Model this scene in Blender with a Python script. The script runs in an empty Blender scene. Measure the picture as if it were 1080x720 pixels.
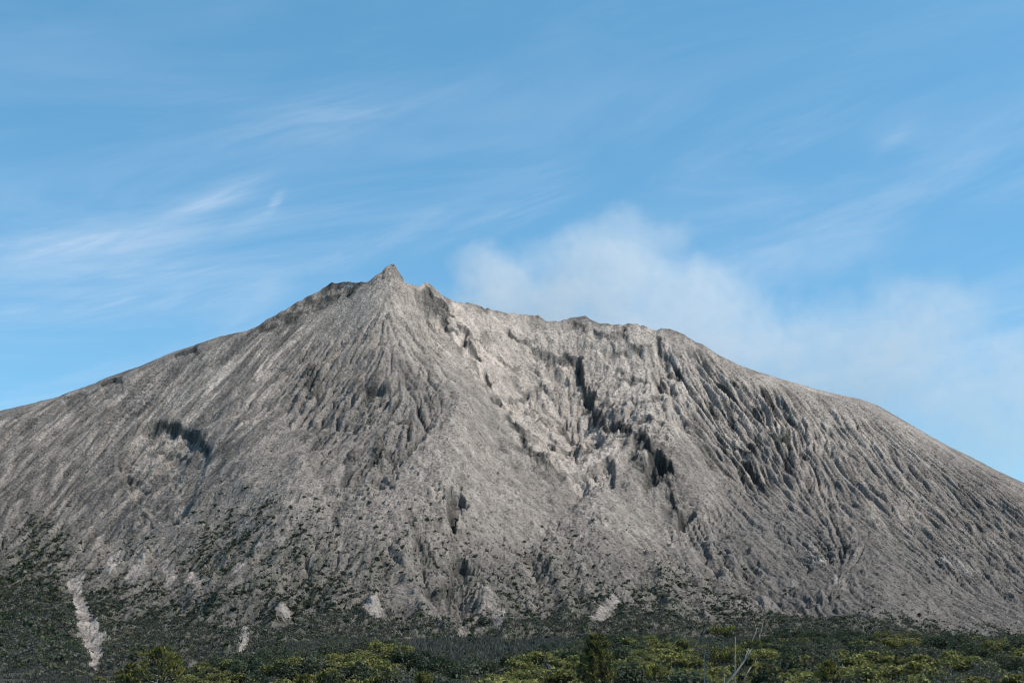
import bpy, math, random
import numpy as np

# ------------------------------------------------------------------ camera geometry (metres, camera eye at the origin)
PXW, PXH, FPX = 1080.0, 720.0, 1500.0
PITCH = math.atan(365.0 / FPX)
CP, SP = math.cos(PITCH), math.sin(PITCH)
rng = np.random.default_rng(11)
random.seed(5)
S = bpy.context.scene
COL = S.collection


def unproject(u, v, Y):
    """world point at forward distance Y seen in direction (u, v)"""
    dy = FPX * CP - (PXH / 2 - v) * SP
    k = Y / dy
    return (u - PXW / 2) * k, Y, (FPX * SP + (PXH / 2 - v) * CP) * k


def project(x, y, z):
    f = y * CP + z * SP
    up = -y * SP + z * CP
    return PXW / 2 + FPX * x / f, PXH / 2 - FPX * up / f


# ------------------------------------------------------------------ numpy helpers
_tab = rng.random((256, 256)).astype(np.float32)


def vnoise(x, y, seed=0):
    x = x + seed * 17.31
    y = y + seed * 41.77
    xi = np.floor(x).astype(np.int64)
    yi = np.floor(y).astype(np.int64)
    fx = (x - xi).astype(np.float32)
    fy = (y - yi).astype(np.float32)
    fx = fx * fx * (3 - 2 * fx)
    fy = fy * fy * (3 - 2 * fy)
    x0, x1, y0, y1 = xi & 255, (xi + 1) & 255, yi & 255, (yi + 1) & 255
    a = _tab[x0, y0] * (1 - fx) + _tab[x1, y0] * fx
    b = _tab[x0, y1] * (1 - fx) + _tab[x1, y1] * fx
    return (a * (1 - fy) + b * fy) * 2 - 1


def fbm(x, y, octv=4, seed=0, gain=0.5):
    s, a, t = 0, 1.0, 0
    for k in range(octv):
        c, sn = math.cos(0.6 * k), math.sin(0.6 * k)
        s = s + a * vnoise((x * c - y * sn) * 2 ** k, (x * sn + y * c) * 2 ** k, seed + k * 3)
        t += a
        a *= gain
    return s / t


def ridged(x, y, octv=4, seed=0, gain=0.55):
    s, a, t = 0, 1.0, 0
    for k in range(octv):
        s = s + a * (1 - np.abs(vnoise(x * 2 ** k, y * 2 ** k, seed + k * 3)) * 2)
        t += a
        a *= gain
    return s / t


def sstep(a, b, x):
    t = np.clip((x - a) / (b - a), 0, 1)
    return t * t * (3 - 2 * t)


def blur(a, n):
    """separable box blur, twice"""
    n = int(n)
    if n < 1:
        return a
    for ax in (0, 1, 0, 1):
        p = np.pad(a, [(n + 1, n) if i == ax else (0, 0) for i in (0, 1)], mode='edge')
        c = np.cumsum(p, axis=ax, dtype=np.float64)
        w = 2 * n + 1
        if ax == 0:
            a = (c[w:] - c[:-w]) / w
        else:
            a = (c[:, w:] - c[:, :-w]) / w
    return a.astype(np.float32)


# ------------------------------------------------------------------ MOUNTAIN: base surface
NU, NW = 1340, 760
U0, U1 = -110.0, 1190.0
VB = 735.0
ucol = np.linspace(U0, U1, NU)
SKY_PTS = [(-140, 478), (-60, 452), (0, 433), (30, 426), (62, 418), (68, 415), (100, 404), (110, 399), (150, 385), (180, 372), (205, 364), (230, 355),
           (262, 348), (274, 343), (280, 338), (300, 327), (320, 315), (338, 306), (350, 297.5), (356, 298.5), (366, 297), (375, 298), (388, 297.5),
           (395, 292), (401, 288), (408, 281), (412, 278), (416, 279), (420, 286), (427, 296), (432, 298.5), (444, 299), (449, 296.5), (454, 299),
           (468, 311), (480, 318), (490, 319.5), (498, 319), (512, 325), (532, 329.5), (545, 331), (560, 332.5), (568, 332), (575, 338), (585, 339),
           (598, 336), (610, 334), (618, 333), (630, 340), (648, 342), (668, 341.5), (682, 344), (692, 349), (698, 346), (708, 347.5), (722, 353),
           (740, 363), (760, 375), (780, 385), (800, 392), (830, 401), (860, 410), (885, 416), (905, 420), (925, 427), (950, 441), (980, 459), (1000, 470),
           (1025, 482), (1050, 495), (1080, 509), (1130, 535), (1200, 575)]
sx = np.array([p[0] for p in SKY_PTS], float)
sy = np.array([p[1] for p in SKY_PTS], float)
vsky = np.interp(ucol, sx, sy)
vsky += 0.9 * np.interp(ucol, np.arange(U0 - 5, U1 + 5, 3.1), rng.normal(0, 0.5, len(np.arange(U0 - 5, U1 + 5, 3.1)))) * np.where((ucol > 270) & (ucol < 760), 1.2, 0.35)

CTRL = [(-140, 480, 2200), (0, 433, 2340), (150, 385, 2420), (300, 327, 2500), (350, 298, 2560), (412, 278, 2500), (450, 298, 2540), (490, 320, 2600),
        (560, 332, 2670), (640, 338, 2640), (720, 352, 2600), (800, 392, 2520), (900, 420, 2420), (1000, 470, 2330), (1080, 509, 2250), (1200, 575, 2130),
        (-140, 560, 2010), (-140, 640, 1760), (-140, 735, 1050),
        (0, 500, 2148), (0, 560, 1990), (0, 640, 1700), (0, 735, 1000),
        (150, 440, 2245), (150, 500, 2064), (150, 560, 1880), (150, 640, 1600), (150, 735, 950),
        (300, 400, 2234), (300, 480, 1957), (300, 560, 1700), (300, 640, 1420), (300, 735, 850),
        (412, 330, 2360), (412, 400, 2120), (412, 480, 1890), (412, 560, 1650), (412, 640, 1390), (412, 735, 820),
        (490, 412, 2180), (490, 480, 1951), (490, 560, 1698), (490, 640, 1430),
        (560, 370, 2543), (560, 425, 2290), (560, 475, 2089), (560, 560, 1800), (560, 640, 1520), (560, 735, 860),
        (640, 380, 2513), (640, 440, 2288), (640, 495, 2085), (640, 560, 1850), (640, 640, 1570),
        (720, 400, 2449), (720, 480, 2177), (720, 550, 1941), (720, 630, 1650), (720, 735, 920),
        (800, 450, 2342), (800, 520, 2126), (800, 600, 1821), (800, 650, 1610),
        (900, 480, 2253), (900, 560, 2007), (900, 640, 1710), (900, 735, 1000),
        (1000, 530, 2172), (1000, 600, 1957), (1000, 655, 1750), (1080, 560, 2122), (1080, 650, 1843), (1080, 735, 1150),
        (1200, 620, 2020), (1200, 690, 1700), (1200, 735, 1250)]


def tps_fit(pts, vals, lam=1e-3):
    P = np.array(pts, float) / 300.0
    d2 = ((P[:, None] - P[None]) ** 2).sum(-1)
    K = 0.5 * d2 * np.log(d2 + 1e-12)
    n = len(P)
    A = np.zeros((n + 3, n + 3))
    A[:n, :n] = K + lam * np.eye(n)
    A[:n, n] = 1
    A[:n, n + 1:] = P
    A[n:, :n] = A[:n, n:].T
    w = np.linalg.solve(A, np.concatenate([vals, [0, 0, 0]]))

    def f(u, v):
        q = np.stack([u, v], -1) / 300.0
        out = w[n] + q[..., 0] * w[n + 1] + q[..., 1] * w[n + 2]
        for i in range(n):
            r2 = ((q - P[i]) ** 2).sum(-1)
            out = out + w[i] * 0.5 * r2 * np.log(r2 + 1e-12)
        return out
    return f


depth_fn = tps_fit([(c[0], c[1]) for c in CTRL], np.log([c[2] for c in CTRL]))
wrow = np.linspace(0, 1, NW)                     # 0 = crest, 1 = foot
U = np.repeat(ucol[None], NW, 0)
kk = np.ones(61) / 61
vsm = np.convolve(np.pad(np.convolve(np.pad(vsky, 30, mode='edge'), kk, mode='valid'), 30, mode='edge'), kk, mode='valid')
V = vsm[None] + (VB - vsm[None]) * wrow[:, None]
V = V + (vsky - vsm)[None] * np.exp(-(V - vsm[None]) / 22.0)
# evaluate coarse, then interpolate
ci = np.unique(np.concatenate([np.arange(0, NW, 8), [NW - 1]]))
cj = np.unique(np.concatenate([np.arange(0, NU, 8), [NU - 1]]))
Lc = depth_fn(U[np.ix_(ci, cj)], V[np.ix_(ci, cj)])
tmp = np.stack([np.interp(ucol, ucol[cj], Lc[k]) for k in range(len(ci))])
LY = np.empty((NW, NU))
for j in range(NU):
    LY[:, j] = np.interp(wrow, wrow[ci], tmp[:, j])
LY = blur(LY, 5).astype(np.float64)
YB = np.exp(LY)
# round the crest of the smooth right and left flanks
rnd = sstep(760, 880, U) * 150 + sstep(260, 150, U) * 120
pix = V - vsky[None]
YB = YB + rnd * np.exp(-np.sqrt(np.maximum(pix, 0) / 9.0)) * 0.9
XB, YB, ZB = unproject(U, V, YB)
PXM = YB / FPX                                    # metres per picture pixel

# ------------------------------------------------------------------ region masks, given as outlines on the slope
def seg_dist(pts, pad, closed=False):
    """distance (px) of the slope's points to a polyline; columns in reach only"""
    P = np.array(pts, float)
    lo, hi = P[:, 0].min() - pad, P[:, 0].max() + pad
    j0, j1 = np.searchsorted(ucol, lo), np.searchsorted(ucol, hi)
    u, v = U[:, j0:j1], V[:, j0:j1]
    best = np.full(u.shape, 1e9)
    side = np.zeros(u.shape)
    along = np.zeros(u.shape)
    n = len(P)
    segs = [(P[i], P[(i + 1) % n]) for i in range(n if closed else n - 1)]
    tot = sum(np.hypot(*(b - a)) for a, b in segs)
    acc = 0
    for a, b in segs:
        d = b - a
        L2 = max((d ** 2).sum(), 1e-9)
        t = np.clip(((u - a[0]) * d[0] + (v - a[1]) * d[1]) / L2, 0, 1)
        dx, dy = u - a[0] - t * d[0], v - a[1] - t * d[1]
        dist = np.sqrt(dx * dx + dy * dy)
        m = dist < best
        best = np.where(m, dist, best)
        side = np.where(m, np.sign(d[0] * (v - a[1]) - d[1] * (u - a[0])), side)
        along = np.where(m, (acc + t * math.sqrt(L2)) / tot, along)
        acc += math.sqrt(L2)
    return slice(j0, j1), best, side, along


NZ1 = fbm(XB / 34, YB / 60, 4, 3)
NZ2 = fbm(XB / 13, YB / 24, 3, 9)
NZ3 = fbm(XB / 20 + 7, (ZB + YB * 0.3) / 22, 3, 14)
JIT = NZ1 * 6 + NZ2 * 3


def region(pts, feather=12, jit=1.0):
    """1 inside an outline, feathered and ragged"""
    P = pts
    sl, d, _, _ = seg_dist(P, feather + 15, True)
    u, v = U[:, sl], V[:, sl]
    ins = np.zeros(u.shape, bool)
    n = len(P)
    for i in range(n):
        (x1, y1), (x2, y2) = P[i], P[(i + 1) % n]
        if y1 == y2:
            continue
        c = ((y1 > v) != (y2 > v)) & (u < (x2 - x1) * (v - y1) / (y2 - y1) + x1)
        ins ^= c
    sd = np.where(ins, d, -d) + JIT[:, sl] * jit * min(1, feather / 10)
    out = np.zeros(U.shape)
    out[:, sl] = sstep(-feather * 0.5, feather * 0.5, sd)
    return out


# ------------------------------------------------------------------ fall lines
H = ZB.copy()


def fall_field(Z):
    Zs = blur(Z, 7)
    Xu, Xw = np.gradient(XB, axis=1), np.gradient(XB, axis=0)
    Yu, Yw = np.gradient(YB, axis=1), np.gradient(YB, axis=0)
    Zu, Zw = np.gradient(Zs, axis=1), np.gradient(Zs, axis=0)
    E, Fm, G = Xu * Xu + Yu * Yu, Xu * Xw + Yu * Yw, Xw * Xw + Yw * Yw
    det = E * G - Fm * Fm + 1e-9
    gu = -(G * Zu - Fm * Zw) / det
    gw = -(E * Zw - Fm * Zu) / det
    n = np.sqrt(gu * gu + gw * gw) + 1e-12
    return (gu / n).astype(np.float32), (gw / n).astype(np.float32)


JJ, II = np.meshgrid(np.arange(NU, dtype=np.float32), np.arange(NW, dtype=np.float32))


def lic(noise, fu, fw, length, step=1.5):
    """average of a noise along the fall lines: long streaks down the slope"""
    acc = noise.copy()
    cnt = 1.0
    for sgn in (1, -1):
        pj, pi = JJ.copy(), II.copy()
        for k in range(int(length / step)):
            ii = np.clip(pi + 0.5, 0, NW - 1).astype(np.int32)
            jj = np.clip(pj + 0.5, 0, NU - 1).astype(np.int32)
            pj += sgn * step * fu[ii, jj]
            pi += sgn * step * fw[ii, jj]
            ii = np.clip(pi + 0.5, 0, NW - 1).astype(np.int32)
            jj = np.clip(pj + 0.5, 0, NU - 1).astype(np.int32)
            wgt = 0.5 + 0.5 * math.cos(math.pi * k * step / length)
            acc += noise[ii, jj] * wgt
            if sgn == 1:
                cnt += 2 * wgt
    acc /= cnt
    acc -= blur(acc, 22)
    return acc / (acc.std() + 1e-9)


def bandnoise(px, seed):
    r = np.random.default_rng(seed)
    a = r.normal(0, 1, (NW, NU)).astype(np.float32)
    a = blur(a, px)
    return a / a.std()


# fans and broad forms first, they steer the fall lines --------------
def fan(apex, foot_l, foot_r, height):
    """a debris cone: raised along the axis from apex to foot, falling off to both sides"""
    au, av = apex
    v = V
    t = np.clip((v - av) / (0.5 * (foot_l[1] + foot_r[1]) - av), 0, 1.25)
    l = au + (foot_l[0] - au) * t
    r = au + (foot_r[0] - au) * t
    c = 0.5 * (l + r)
    hw = 0.5 * (r - l) + 6
    q = np.abs(U - c) / hw
    prof = np.clip(1 - q, 0, 1)
    prof = 1 - np.sqrt((1 - prof) ** 2 + 0.08) + 0.04
    m = sstep(av - 8, av + 14, v) * sstep(1.25, 0.7, t)
    return height * np.maximum(prof, 0) * m, sstep(1.0, 0.8, q) * sstep(av - 4, av + 10, v) * sstep(1.2, 0.8, t)


D = np.zeros_like(ZB)
f1, F1 = fan((488, 414), (366, 560), (590, 560), 26)
f2, F2 = fan((632, 508), (520, 640), (770, 640), 20)
f3, F3 = fan((322, 478), (215, 600), (372, 590), 14)
f4, F4 = fan((924, 556), (840, 650), (1010, 655), 14)
f5, F5 = fan((400, 545), (330, 640), (470, 640), 9)
f6, F6 = fan((280, 532), (190, 630), (330, 640), 8)
D += blur(np.maximum.reduce([f1, f2, f3, f4, f5, f6]), 7)
# broad spurs and hollows
for (pu, pv, su, sv, amp) in [(600, 430, 45, 50, -38), (545, 400, 30, 40, -16), (185, 484, 45, 34, -14), (520, 500, 20, 60, -10), (700, 560, 40, 50, -14),
                              (868, 565, 40, 50, -9), (250, 470, 40, 60, 10), (410, 330, 30, 40, 16), (365, 430, 46, 40, -18), (690, 470, 40, 40, 12),
                              (480, 600, 30, 50, -14), (560, 600, 26, 50, -8), (110, 560, 50, 40, -10)]:
    D += amp * np.exp(-((U - pu) / su) ** 2 - ((V - pv) / sv) ** 2)
D *= sstep(0, 14, pix)
H = ZB + D
fu, fw = fall_field(H)
wob = blur(rng.normal(0, 1, (NW, NU)).astype(np.float32), 14)
wob = wob / wob.std() * 0.13
c_, s_ = np.cos(wob), np.sin(wob)
fu, fw = fu * c_ - fw * s_, fu * s_ + fw * c_

G12 = lic(bandnoise(4, 1), fu, fw, 44, 2)
G7 = lic(bandnoise(2.2, 2), fu, fw, 26, 1.5)
G4 = lic(bandnoise(1.2, 3), fu, fw, 18, 1.5)
GL = lic(bandnoise(1.6, 29), fu, fw, 64, 2)
GM = lic(bandnoise(3.0, 31), fu, fw, 80, 2)
GR = lic(bandnoise(2.6, 19), fu, fw, 22, 1.5)
G2 = lic(rng.normal(0, 1, (NW, NU)).astype(np.float32), fu, fw, 9, 1)


def gul(g, w=1.0):
    """sharp cut gullies between rounded ribs"""
    return -np.exp(-np.abs(g) * 1.6 / w) + 0.35 * np.tanh(g)


# masks of erosion style
M_left = region([(295, 395), (330, 368), (372, 345), (440, 320), (474, 352), (468, 410), (440, 470), (405, 505), (365, 512), (325, 478), (300, 440)], 26)
M_bad = region([(690, 362), (740, 372), (830, 410), (850, 480), (800, 520), (760, 500), (718, 440), (690, 400)], 24)
M_rflank = region([(740, 372), (800, 395), (905, 422), (1000, 472), (1200, 580), (1200, 700), (1080, 640), (1000, 600), (930, 560), (860, 540), (790, 500), (740, 430)], 30)
M_rlow = region([(790, 500), (930, 560), (1200, 690), (1200, 720), (800, 650), (720, 560)], 24)
M_basin = region([(478, 322), (575, 338), (690, 345), (722, 372), (735, 430), (720, 470), (680, 480), (640, 505), (590, 492), (560, 468), (520, 420), (480, 360)], 16)
M_lflank = region([(-200, 500), (0, 433), (280, 342), (330, 330), (310, 400), (270, 470), (220, 540), (120, 560), (-200, 640)], 24)
M_foot = sstep(545, 600, V + NZ1 * 20) * sstep(1000, 820, U)
M_scree = np.clip(F1 + F2 + F3 * 0.8 + F5 * 0.6 + F4 * 0.4, 0, 1) * (1 - M_foot * 0.6)
M_knob = region([(262, 352), (300, 326), (338, 304), (352, 296), (392, 296), (397, 302), (350, 322), (310, 340), (280, 350)], 8)
M_spire = region([(384, 300), (400, 286), (412, 276), (424, 288), (436, 302), (410, 298)], 5)
crest = sstep(2, 26, pix)
crestf = sstep(0, 10, pix)

amp12 = 1.0 + 10.0 * M_left + 4.0 * M_bad + 0.0 * M_rflank + 5 * M_foot * (1 - M_scree) + 2.5 * M_basin + 1.0 * M_lflank
amp7 = 0.7 + 6.0 * M_left + 4.0 * M_bad + 1.0 * M_rflank + 2.5 * M_rlow + 2.5 * M_foot + 1.5 * M_basin + 1.0 * M_lflank
amp4 = 0.5 + 1.2 * M_left + 3.2 * M_bad + 3.0 * M_rflank + 1.4 * M_rlow + 1.2 * M_foot + 1.0 * M_basin + 0.8 * M_lflank
damp = (1 - 0.75 * M_scree)
big = ridged(XB / 150 + 0.5 * NZ1, YB / 190, 3, 41) - 0.35
mid_ = ridged(XB / 58, YB / 80 + ZB / 70, 3, 44) - 0.35
D += crest * sstep(20, 90, pix) * (1 - 0.6 * M_scree) * ((9 + 5 * M_foot) * big + (5 + 4 * M_left + 4 * M_foot + 3 * M_basin) * mid_) * sstep(-50, 200, U) ** 0.7 * sstep(1100, 760, U + (600 - V) * 0.4)
D += crest * damp * ((0.6 + 0.4 * NZ1) * (0.55 * amp12 * gul(G12) + 0.5 * amp7 * gul(G7)) + amp4 * G4 * 0.6)
D += crest * (M_rflank * (3.0 * gul(GL) + 4.0 * gul(GM)) + M_bad * (2.0 * gul(GL) + 4.0 * gul(GM)) + M_rlow * (1.6 * gul(GL) + 2.0 * gul(GM)) + 0.9 * M_lflank * gul(GL))
D += crestf * (0.35 + 0.3 * M_rflank) * G2
# running water: drainage network cut into the slope (half resolution)
def erode(Z, Kmask, n_it=14):
    x, y, z, K = XB[::2, ::2], YB[::2, ::2], Z[::2, ::2].copy(), Kmask[::2, ::2].ravel()
    nr, nc = z.shape
    z0 = z.copy()
    z = z + rng.normal(0, 0.35, z.shape)
    idx = np.arange(nr * nc).reshape(nr, nc)
    for it in range(n_it):
        best = np.zeros((nr, nc))
        rec = idx.copy()
        dist = np.ones((nr, nc))
        for di in (-1, 0, 1):
            for dj in (-1, 0, 1):
                if di == 0 and dj == 0:
                    continue
                a = (slice(max(0, -di), nr - max(0, di)), slice(max(0, -dj), nc - max(0, dj)))
                b = (slice(max(0, di), nr - max(0, -di)), slice(max(0, dj), nc - max(0, -dj)))
                d = np.hypot(x[b] - x[a], y[b] - y[a]) + 1e-6
                sl = (z[a] - z[b]) / d
                m = sl > best[a]
                best[a] = np.where(m, sl, best[a])
                rec[a] = np.where(m, idx[b], rec[a])
                dist[a] = np.where(m, d, dist[a])
        zf = z.ravel()
        order = np.argsort(-zf)
        r = rec.ravel()
        A = [1.0] * (nr * nc)
        ol, rl = order.tolist(), r.tolist()
        for i in ol:
            j = rl[i]
            if j != i:
                A[j] += A[i]
        Fv = (K * np.minimum(np.array(A), 2500.0) ** 0.5 / dist.ravel())
        Fl, zl = Fv.tolist(), zf.tolist()
        for i in reversed(ol):
            j = rl[i]
            if j != i:
                f = Fl[i]
                zl[i] = (zl[i] + f * zl[j]) / (1 + f)
        z = np.array(zl).reshape(nr, nc)
        zb = blur(z, 1)
        z = z + (zb - z) * 0.06
    dz = (z - z0)
    o = np.empty_like(Z)
    ii, jj = np.arange(nr) * 2, np.arange(nc) * 2
    t = np.stack([np.interp(np.arange(NU), jj, dz[k]) for k in range(nr)])
    for j in range(NU):
        o[:, j] = np.interp(np.arange(NW), ii, t[:, j])
    return o, np.array(A).reshape(nr, nc)


KM = 0.004 + 0.075 * M_left + 0.050 * M_bad + 0.030 * M_rflank + 0.03 * M_rlow + 0.05 * M_foot + 0.022 * M_basin + 0.012 * M_lflank
KM *= (1 - 0.7 * M_scree) * sstep(0, 30, pix)
ER, _ = erode(ZB + D, KM)
ER = np.maximum(ER, -28) * crestf
D += ER
# knob and spire: broken lava
rk = ridged(XB / 26, YB / 40 + ZB / 30, 4, 21)
D += ((M_knob * 6 + M_spire * 4) * (rk - 0.4) + (M_knob * 3.5 + M_spire * 3) * (ridged(XB / 9, YB / 14 + ZB / 10, 3, 23) - 0.4)) * sstep(0, 6, pix)
# rubble everywhere
rub = fbm(XB / 7.0, YB / 11.0, 2, 31)
blk = np.maximum(vnoise(XB / 5.0, YB / 8.0, 57) - 0.35, 0) + np.maximum(vnoise(XB / 9.0, YB / 14.0, 58) - 0.45, 0) * 1.6
grit = rng.normal(0, 1, (NW, NU)).astype(np.float32)
D += crestf * (rub * (0.9 + 0.5 * M_scree + 0.7 * M_basin) + blk * (2.2 + 2.6 * M_scree + 1.4 * M_foot) + grit * 0.28)
# rock outcrops: hard bands standing out as broken steps
OUT = np.zeros_like(ZB)
for (pu, pv, su, sv, g) in [(470, 545, 34, 34, 1), (490, 596, 28, 22, 1), (425, 570, 26, 14, 1), (402, 508, 34, 16, 1), (395, 480, 30, 16, 1), (372, 432, 34, 44, 0.8), (440, 304, 20, 12, 1), (466, 326, 20, 12, 0.9),
                            (596, 404, 34, 42, 0.8), (640, 440, 34, 30, 0.8), (572, 474, 28, 12, 1), (702, 492, 22, 34, 1), (722, 545, 18, 18, 1), (176, 500, 30, 16, 0.5), (160, 540, 24, 14, 0.8), (520, 440, 26, 16, 0.6),
                            (735, 420, 40, 44, 0.45), (450, 576, 30, 16, 0.9), (135, 488, 26, 12, 0.7), (548, 392, 26, 22, 0.5), (760, 560, 34, 30, 0.5), (330, 400, 20, 40, 0.6), (500, 368, 14, 34, 0.8), (1030, 598, 40, 16, 0.6), (866, 572, 24, 22, 0.6)]:
    OUT = np.maximum(OUT, g * np.exp(-((U - pu) / su) ** 2 - ((V - pv) / sv) ** 2))
OUT = np.clip(OUT * 1.25 * sstep(-0.35, 0.35, NZ1 + 0.7 * NZ2 + 0.1) + 0.55 * sstep(0.18, 0.42, fbm(XB / 95, YB / 120, 3, 63)) * (1 - M_scree) * (1 - M_rflank) * sstep(650, 560, V), 0, 1) * crest
tt = (ZB + D) / 8.5 + NZ1 * 1.3 + 0.5 * NZ3
ft = tt - np.floor(tt)
D += OUT * 8.5 * 0.9 * (sstep(0.0, 0.28, ft) - ft)
D += OUT * 3.0 * (ridged(XB / 16, (YB + ZB) / 22, 3, 66) - 0.4)
# ledges in the crater wall
led = fbm(XB / 90 + 0.6 * NZ1, ZB / 26 + NZ1 * 0.7, 3, 71)
D += M_basin * crest * 10 * np.tanh(led * 5) * 0.5

ROCK_SHADE = np.zeros_like(ZB)                          # bare dark lava, plus shade painted on cliff faces and in pits


def scarp(pts, drop, width=3.0, reach=45.0, side=1, rag=1.0, rock=0.8, face=7.0):
    """a cliff along a line: the ground on one side stands lower"""
    sl, d, s, al = seg_dist(pts, reach * 2.5)
    q = d * s * side + (NZ1[:, sl] * 5 + NZ2[:, sl] * 4.5 + NZ3[:, sl] * 4) * rag
    end = sstep(0.0, 0.12, al) * sstep(1.0, 0.88, al)
    lo = sstep(0, width, q) * np.exp(-np.maximum(q, 0) / reach)
    var = np.clip(0.72 + 1.3 * NZ3[:, sl] + 0.5 * NZ1[:, sl], 0.3, 1.5)
    D[:, sl] -= drop * lo * end * var
    ROCK_SHADE[:, sl] = np.maximum(ROCK_SHADE[:, sl], rock * end * sstep(-face * 0.35, 0, q) * sstep(face, face * 0.4, q))  # dark rock on the face, which also deepens its shade in the colour


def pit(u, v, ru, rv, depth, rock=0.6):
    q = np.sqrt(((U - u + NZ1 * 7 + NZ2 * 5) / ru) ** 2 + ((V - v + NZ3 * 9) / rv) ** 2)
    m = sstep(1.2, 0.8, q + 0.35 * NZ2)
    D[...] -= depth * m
    np.maximum(ROCK_SHADE, rock * m, out=ROCK_SHADE)  # the hollow is coloured darker too, shade painted over its rock


# the long dark cliff of the crater wall
scarp([(604, 366), (613, 378), (619, 396), (628, 412), (640, 434), (652, 446)], 17, 2.5, 26, 1, 1.0, 0.95, 8)
scarp([(640, 428), (656, 444), (668, 460), (680, 468), (694, 488), (704, 500)], 20, 2.5, 26, 1, 1.5, 0.95, 10)
scarp([(690, 478), (704, 496), (712, 516), (724, 532), (728, 546)], 17, 2.5, 22, 1, 1.5, 0.95, 8)
scarp([(622, 392), (632, 416), (636, 432)], 9, 2, 12, 1, 1.4, 0.8, 5)
scarp([(664, 470), (676, 486), (690, 506)], 8, 2, 14, 1, 1.6, 0.8, 6)
scarp([(572, 384), (584, 372), (598, 368), (612, 374), (620, 396), (626, 430)], 12, 2.5, 25, 1, 1.0, 0.7, 5)
scarp([(590, 415), (600, 425), (612, 432), (634, 428)], 8, 2.5, 22, 1, 1, 0.6, 4)
scarp([(535, 408), (548, 398), (566, 388)], 6, 2, 16, 1, 1, 0.3, 3)
scarp([(668, 452), (678, 444), (696, 446), (706, 452)], 12, 2.5, 24, 1, 1, 0.7, 5)
# angular ledges of the collapsed bowl
for pts_, dr in [([(560, 420), (580, 425), (600, 416)], 8), ([(545, 447), (565, 441), (590, 447)], 8), ([(590, 440), (612, 453), (634, 444)], 10), ([(508, 404), (532, 398), (556, 396), (575, 387)], 8),
                 ([(482, 345), (500, 353), (520, 347)], 7), ([(622, 347), (642, 353), (664, 351)], 6), ([(640, 358), (662, 368), (686, 362)], 8), ([(530, 350), (548, 356), (566, 352)], 6),
                 ([(646, 382), (662, 394), (684, 396)], 8), ([(556, 362), (570, 372), (590, 370)], 7), ([(662, 420), (682, 424), (700, 418)], 8), ([(520, 368), (534, 376), (552, 374)], 6)]:
    scarp(pts_, dr, 2.2, 15, 1, 1.3, 0.6, 5)
# broken rock down the gully between the summit cone and the bowl
for pts_ in ([(444, 304), (458, 312), (472, 324)], [(486, 350), (499, 364), (508, 377)], [(510, 381), (520, 397), (532, 415)], [(534, 422), (547, 440), (560, 456)], [(462, 330), (474, 340), (484, 350)]):
    scarp(pts_, 12, 2.4, 14, 1, 1.5, 0.85, 7)
# rubble and broken rock in a band along the cliff
sl, d, s_, al = seg_dist([(606, 370), (622, 400), (646, 442), (682, 474), (706, 504), (726, 546)], 60)
band = np.exp(-(d / 15.0) ** 2) * sstep(0, 0.1, al) * sstep(1, 0.9, al)
D[:, sl] += band * 9 * (ridged(XB[:, sl] / 20, (YB[:, sl] + ZB[:, sl]) / 30, 3, 87) - 0.45)
ROCK_SHADE[:, sl] = np.maximum(ROCK_SHADE[:, sl], band * 0.85 * sstep(0.0, 0.4, NZ3[:, sl] + 0.6 * NZ2[:, sl]))
# the grey face and the outcrop left of it
scarp([(552, 458), (566, 470), (584, 480), (600, 488)], 14, 3, 18, 1, 1.4, 0.7, 9)
scarp([(596, 488), (610, 485), (626, 480), (644, 474), (652, 488), (648, 514)], 40, 4.5, 20, 1, 0.35, 0.45, 9)
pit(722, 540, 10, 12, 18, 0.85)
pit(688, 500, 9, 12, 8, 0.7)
# slump scar on the left flank
scarp([(148, 450), (160, 442), (176, 440), (196, 443), (212, 449), (219, 462), (222, 476)], 14, 2.0, 18, 1, 0.45, 0.95, 4)
scarp([(158, 463), (176, 458), (196, 465), (206, 474)], 6, 2.0, 12, 1, 1.2, 0.5, 4)
scarp([(134, 490), (150, 497), (166, 508)], 6, 2.0, 12, 1, 1.2, 0.5, 4)
M_scar = region([(150, 448), (175, 441), (200, 444), (218, 452), (223, 480), (206, 510), (192, 542), (165, 547), (140, 517), (128, 488)], 9)
D -= 6 * M_scar
D += M_scar * 6 * (ridged(XB / 24, (YB + ZB) / 34, 3, 88) - 0.45)
scarp([(130, 478), (128, 492), (138, 514), (156, 534)], 7, 2.5, 16, -1, 1.2, 0.4, 4)
scarp([(124, 484), (136, 489), (152, 492)], 8, 2.5, 20, 1, 1, 0.4, 4)
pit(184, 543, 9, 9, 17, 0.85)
scarp([(148, 536), (160, 540), (168, 550)], 6, 2, 14, 1, 1, 0.3, 3)
# ledges under the left skyline
scarp([(64, 418), (78, 414), (90, 411)], 7, 2, 12, 1, 0.6, 0.8, 4)
scarp([(104, 406), (116, 401), (130, 399)], 8, 2, 12, 1, 0.6, 0.8, 4)
scarp([(182, 375), (194, 371), (210, 367)], 6, 2, 12, 1, 0.6, 0.8, 4)
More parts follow.
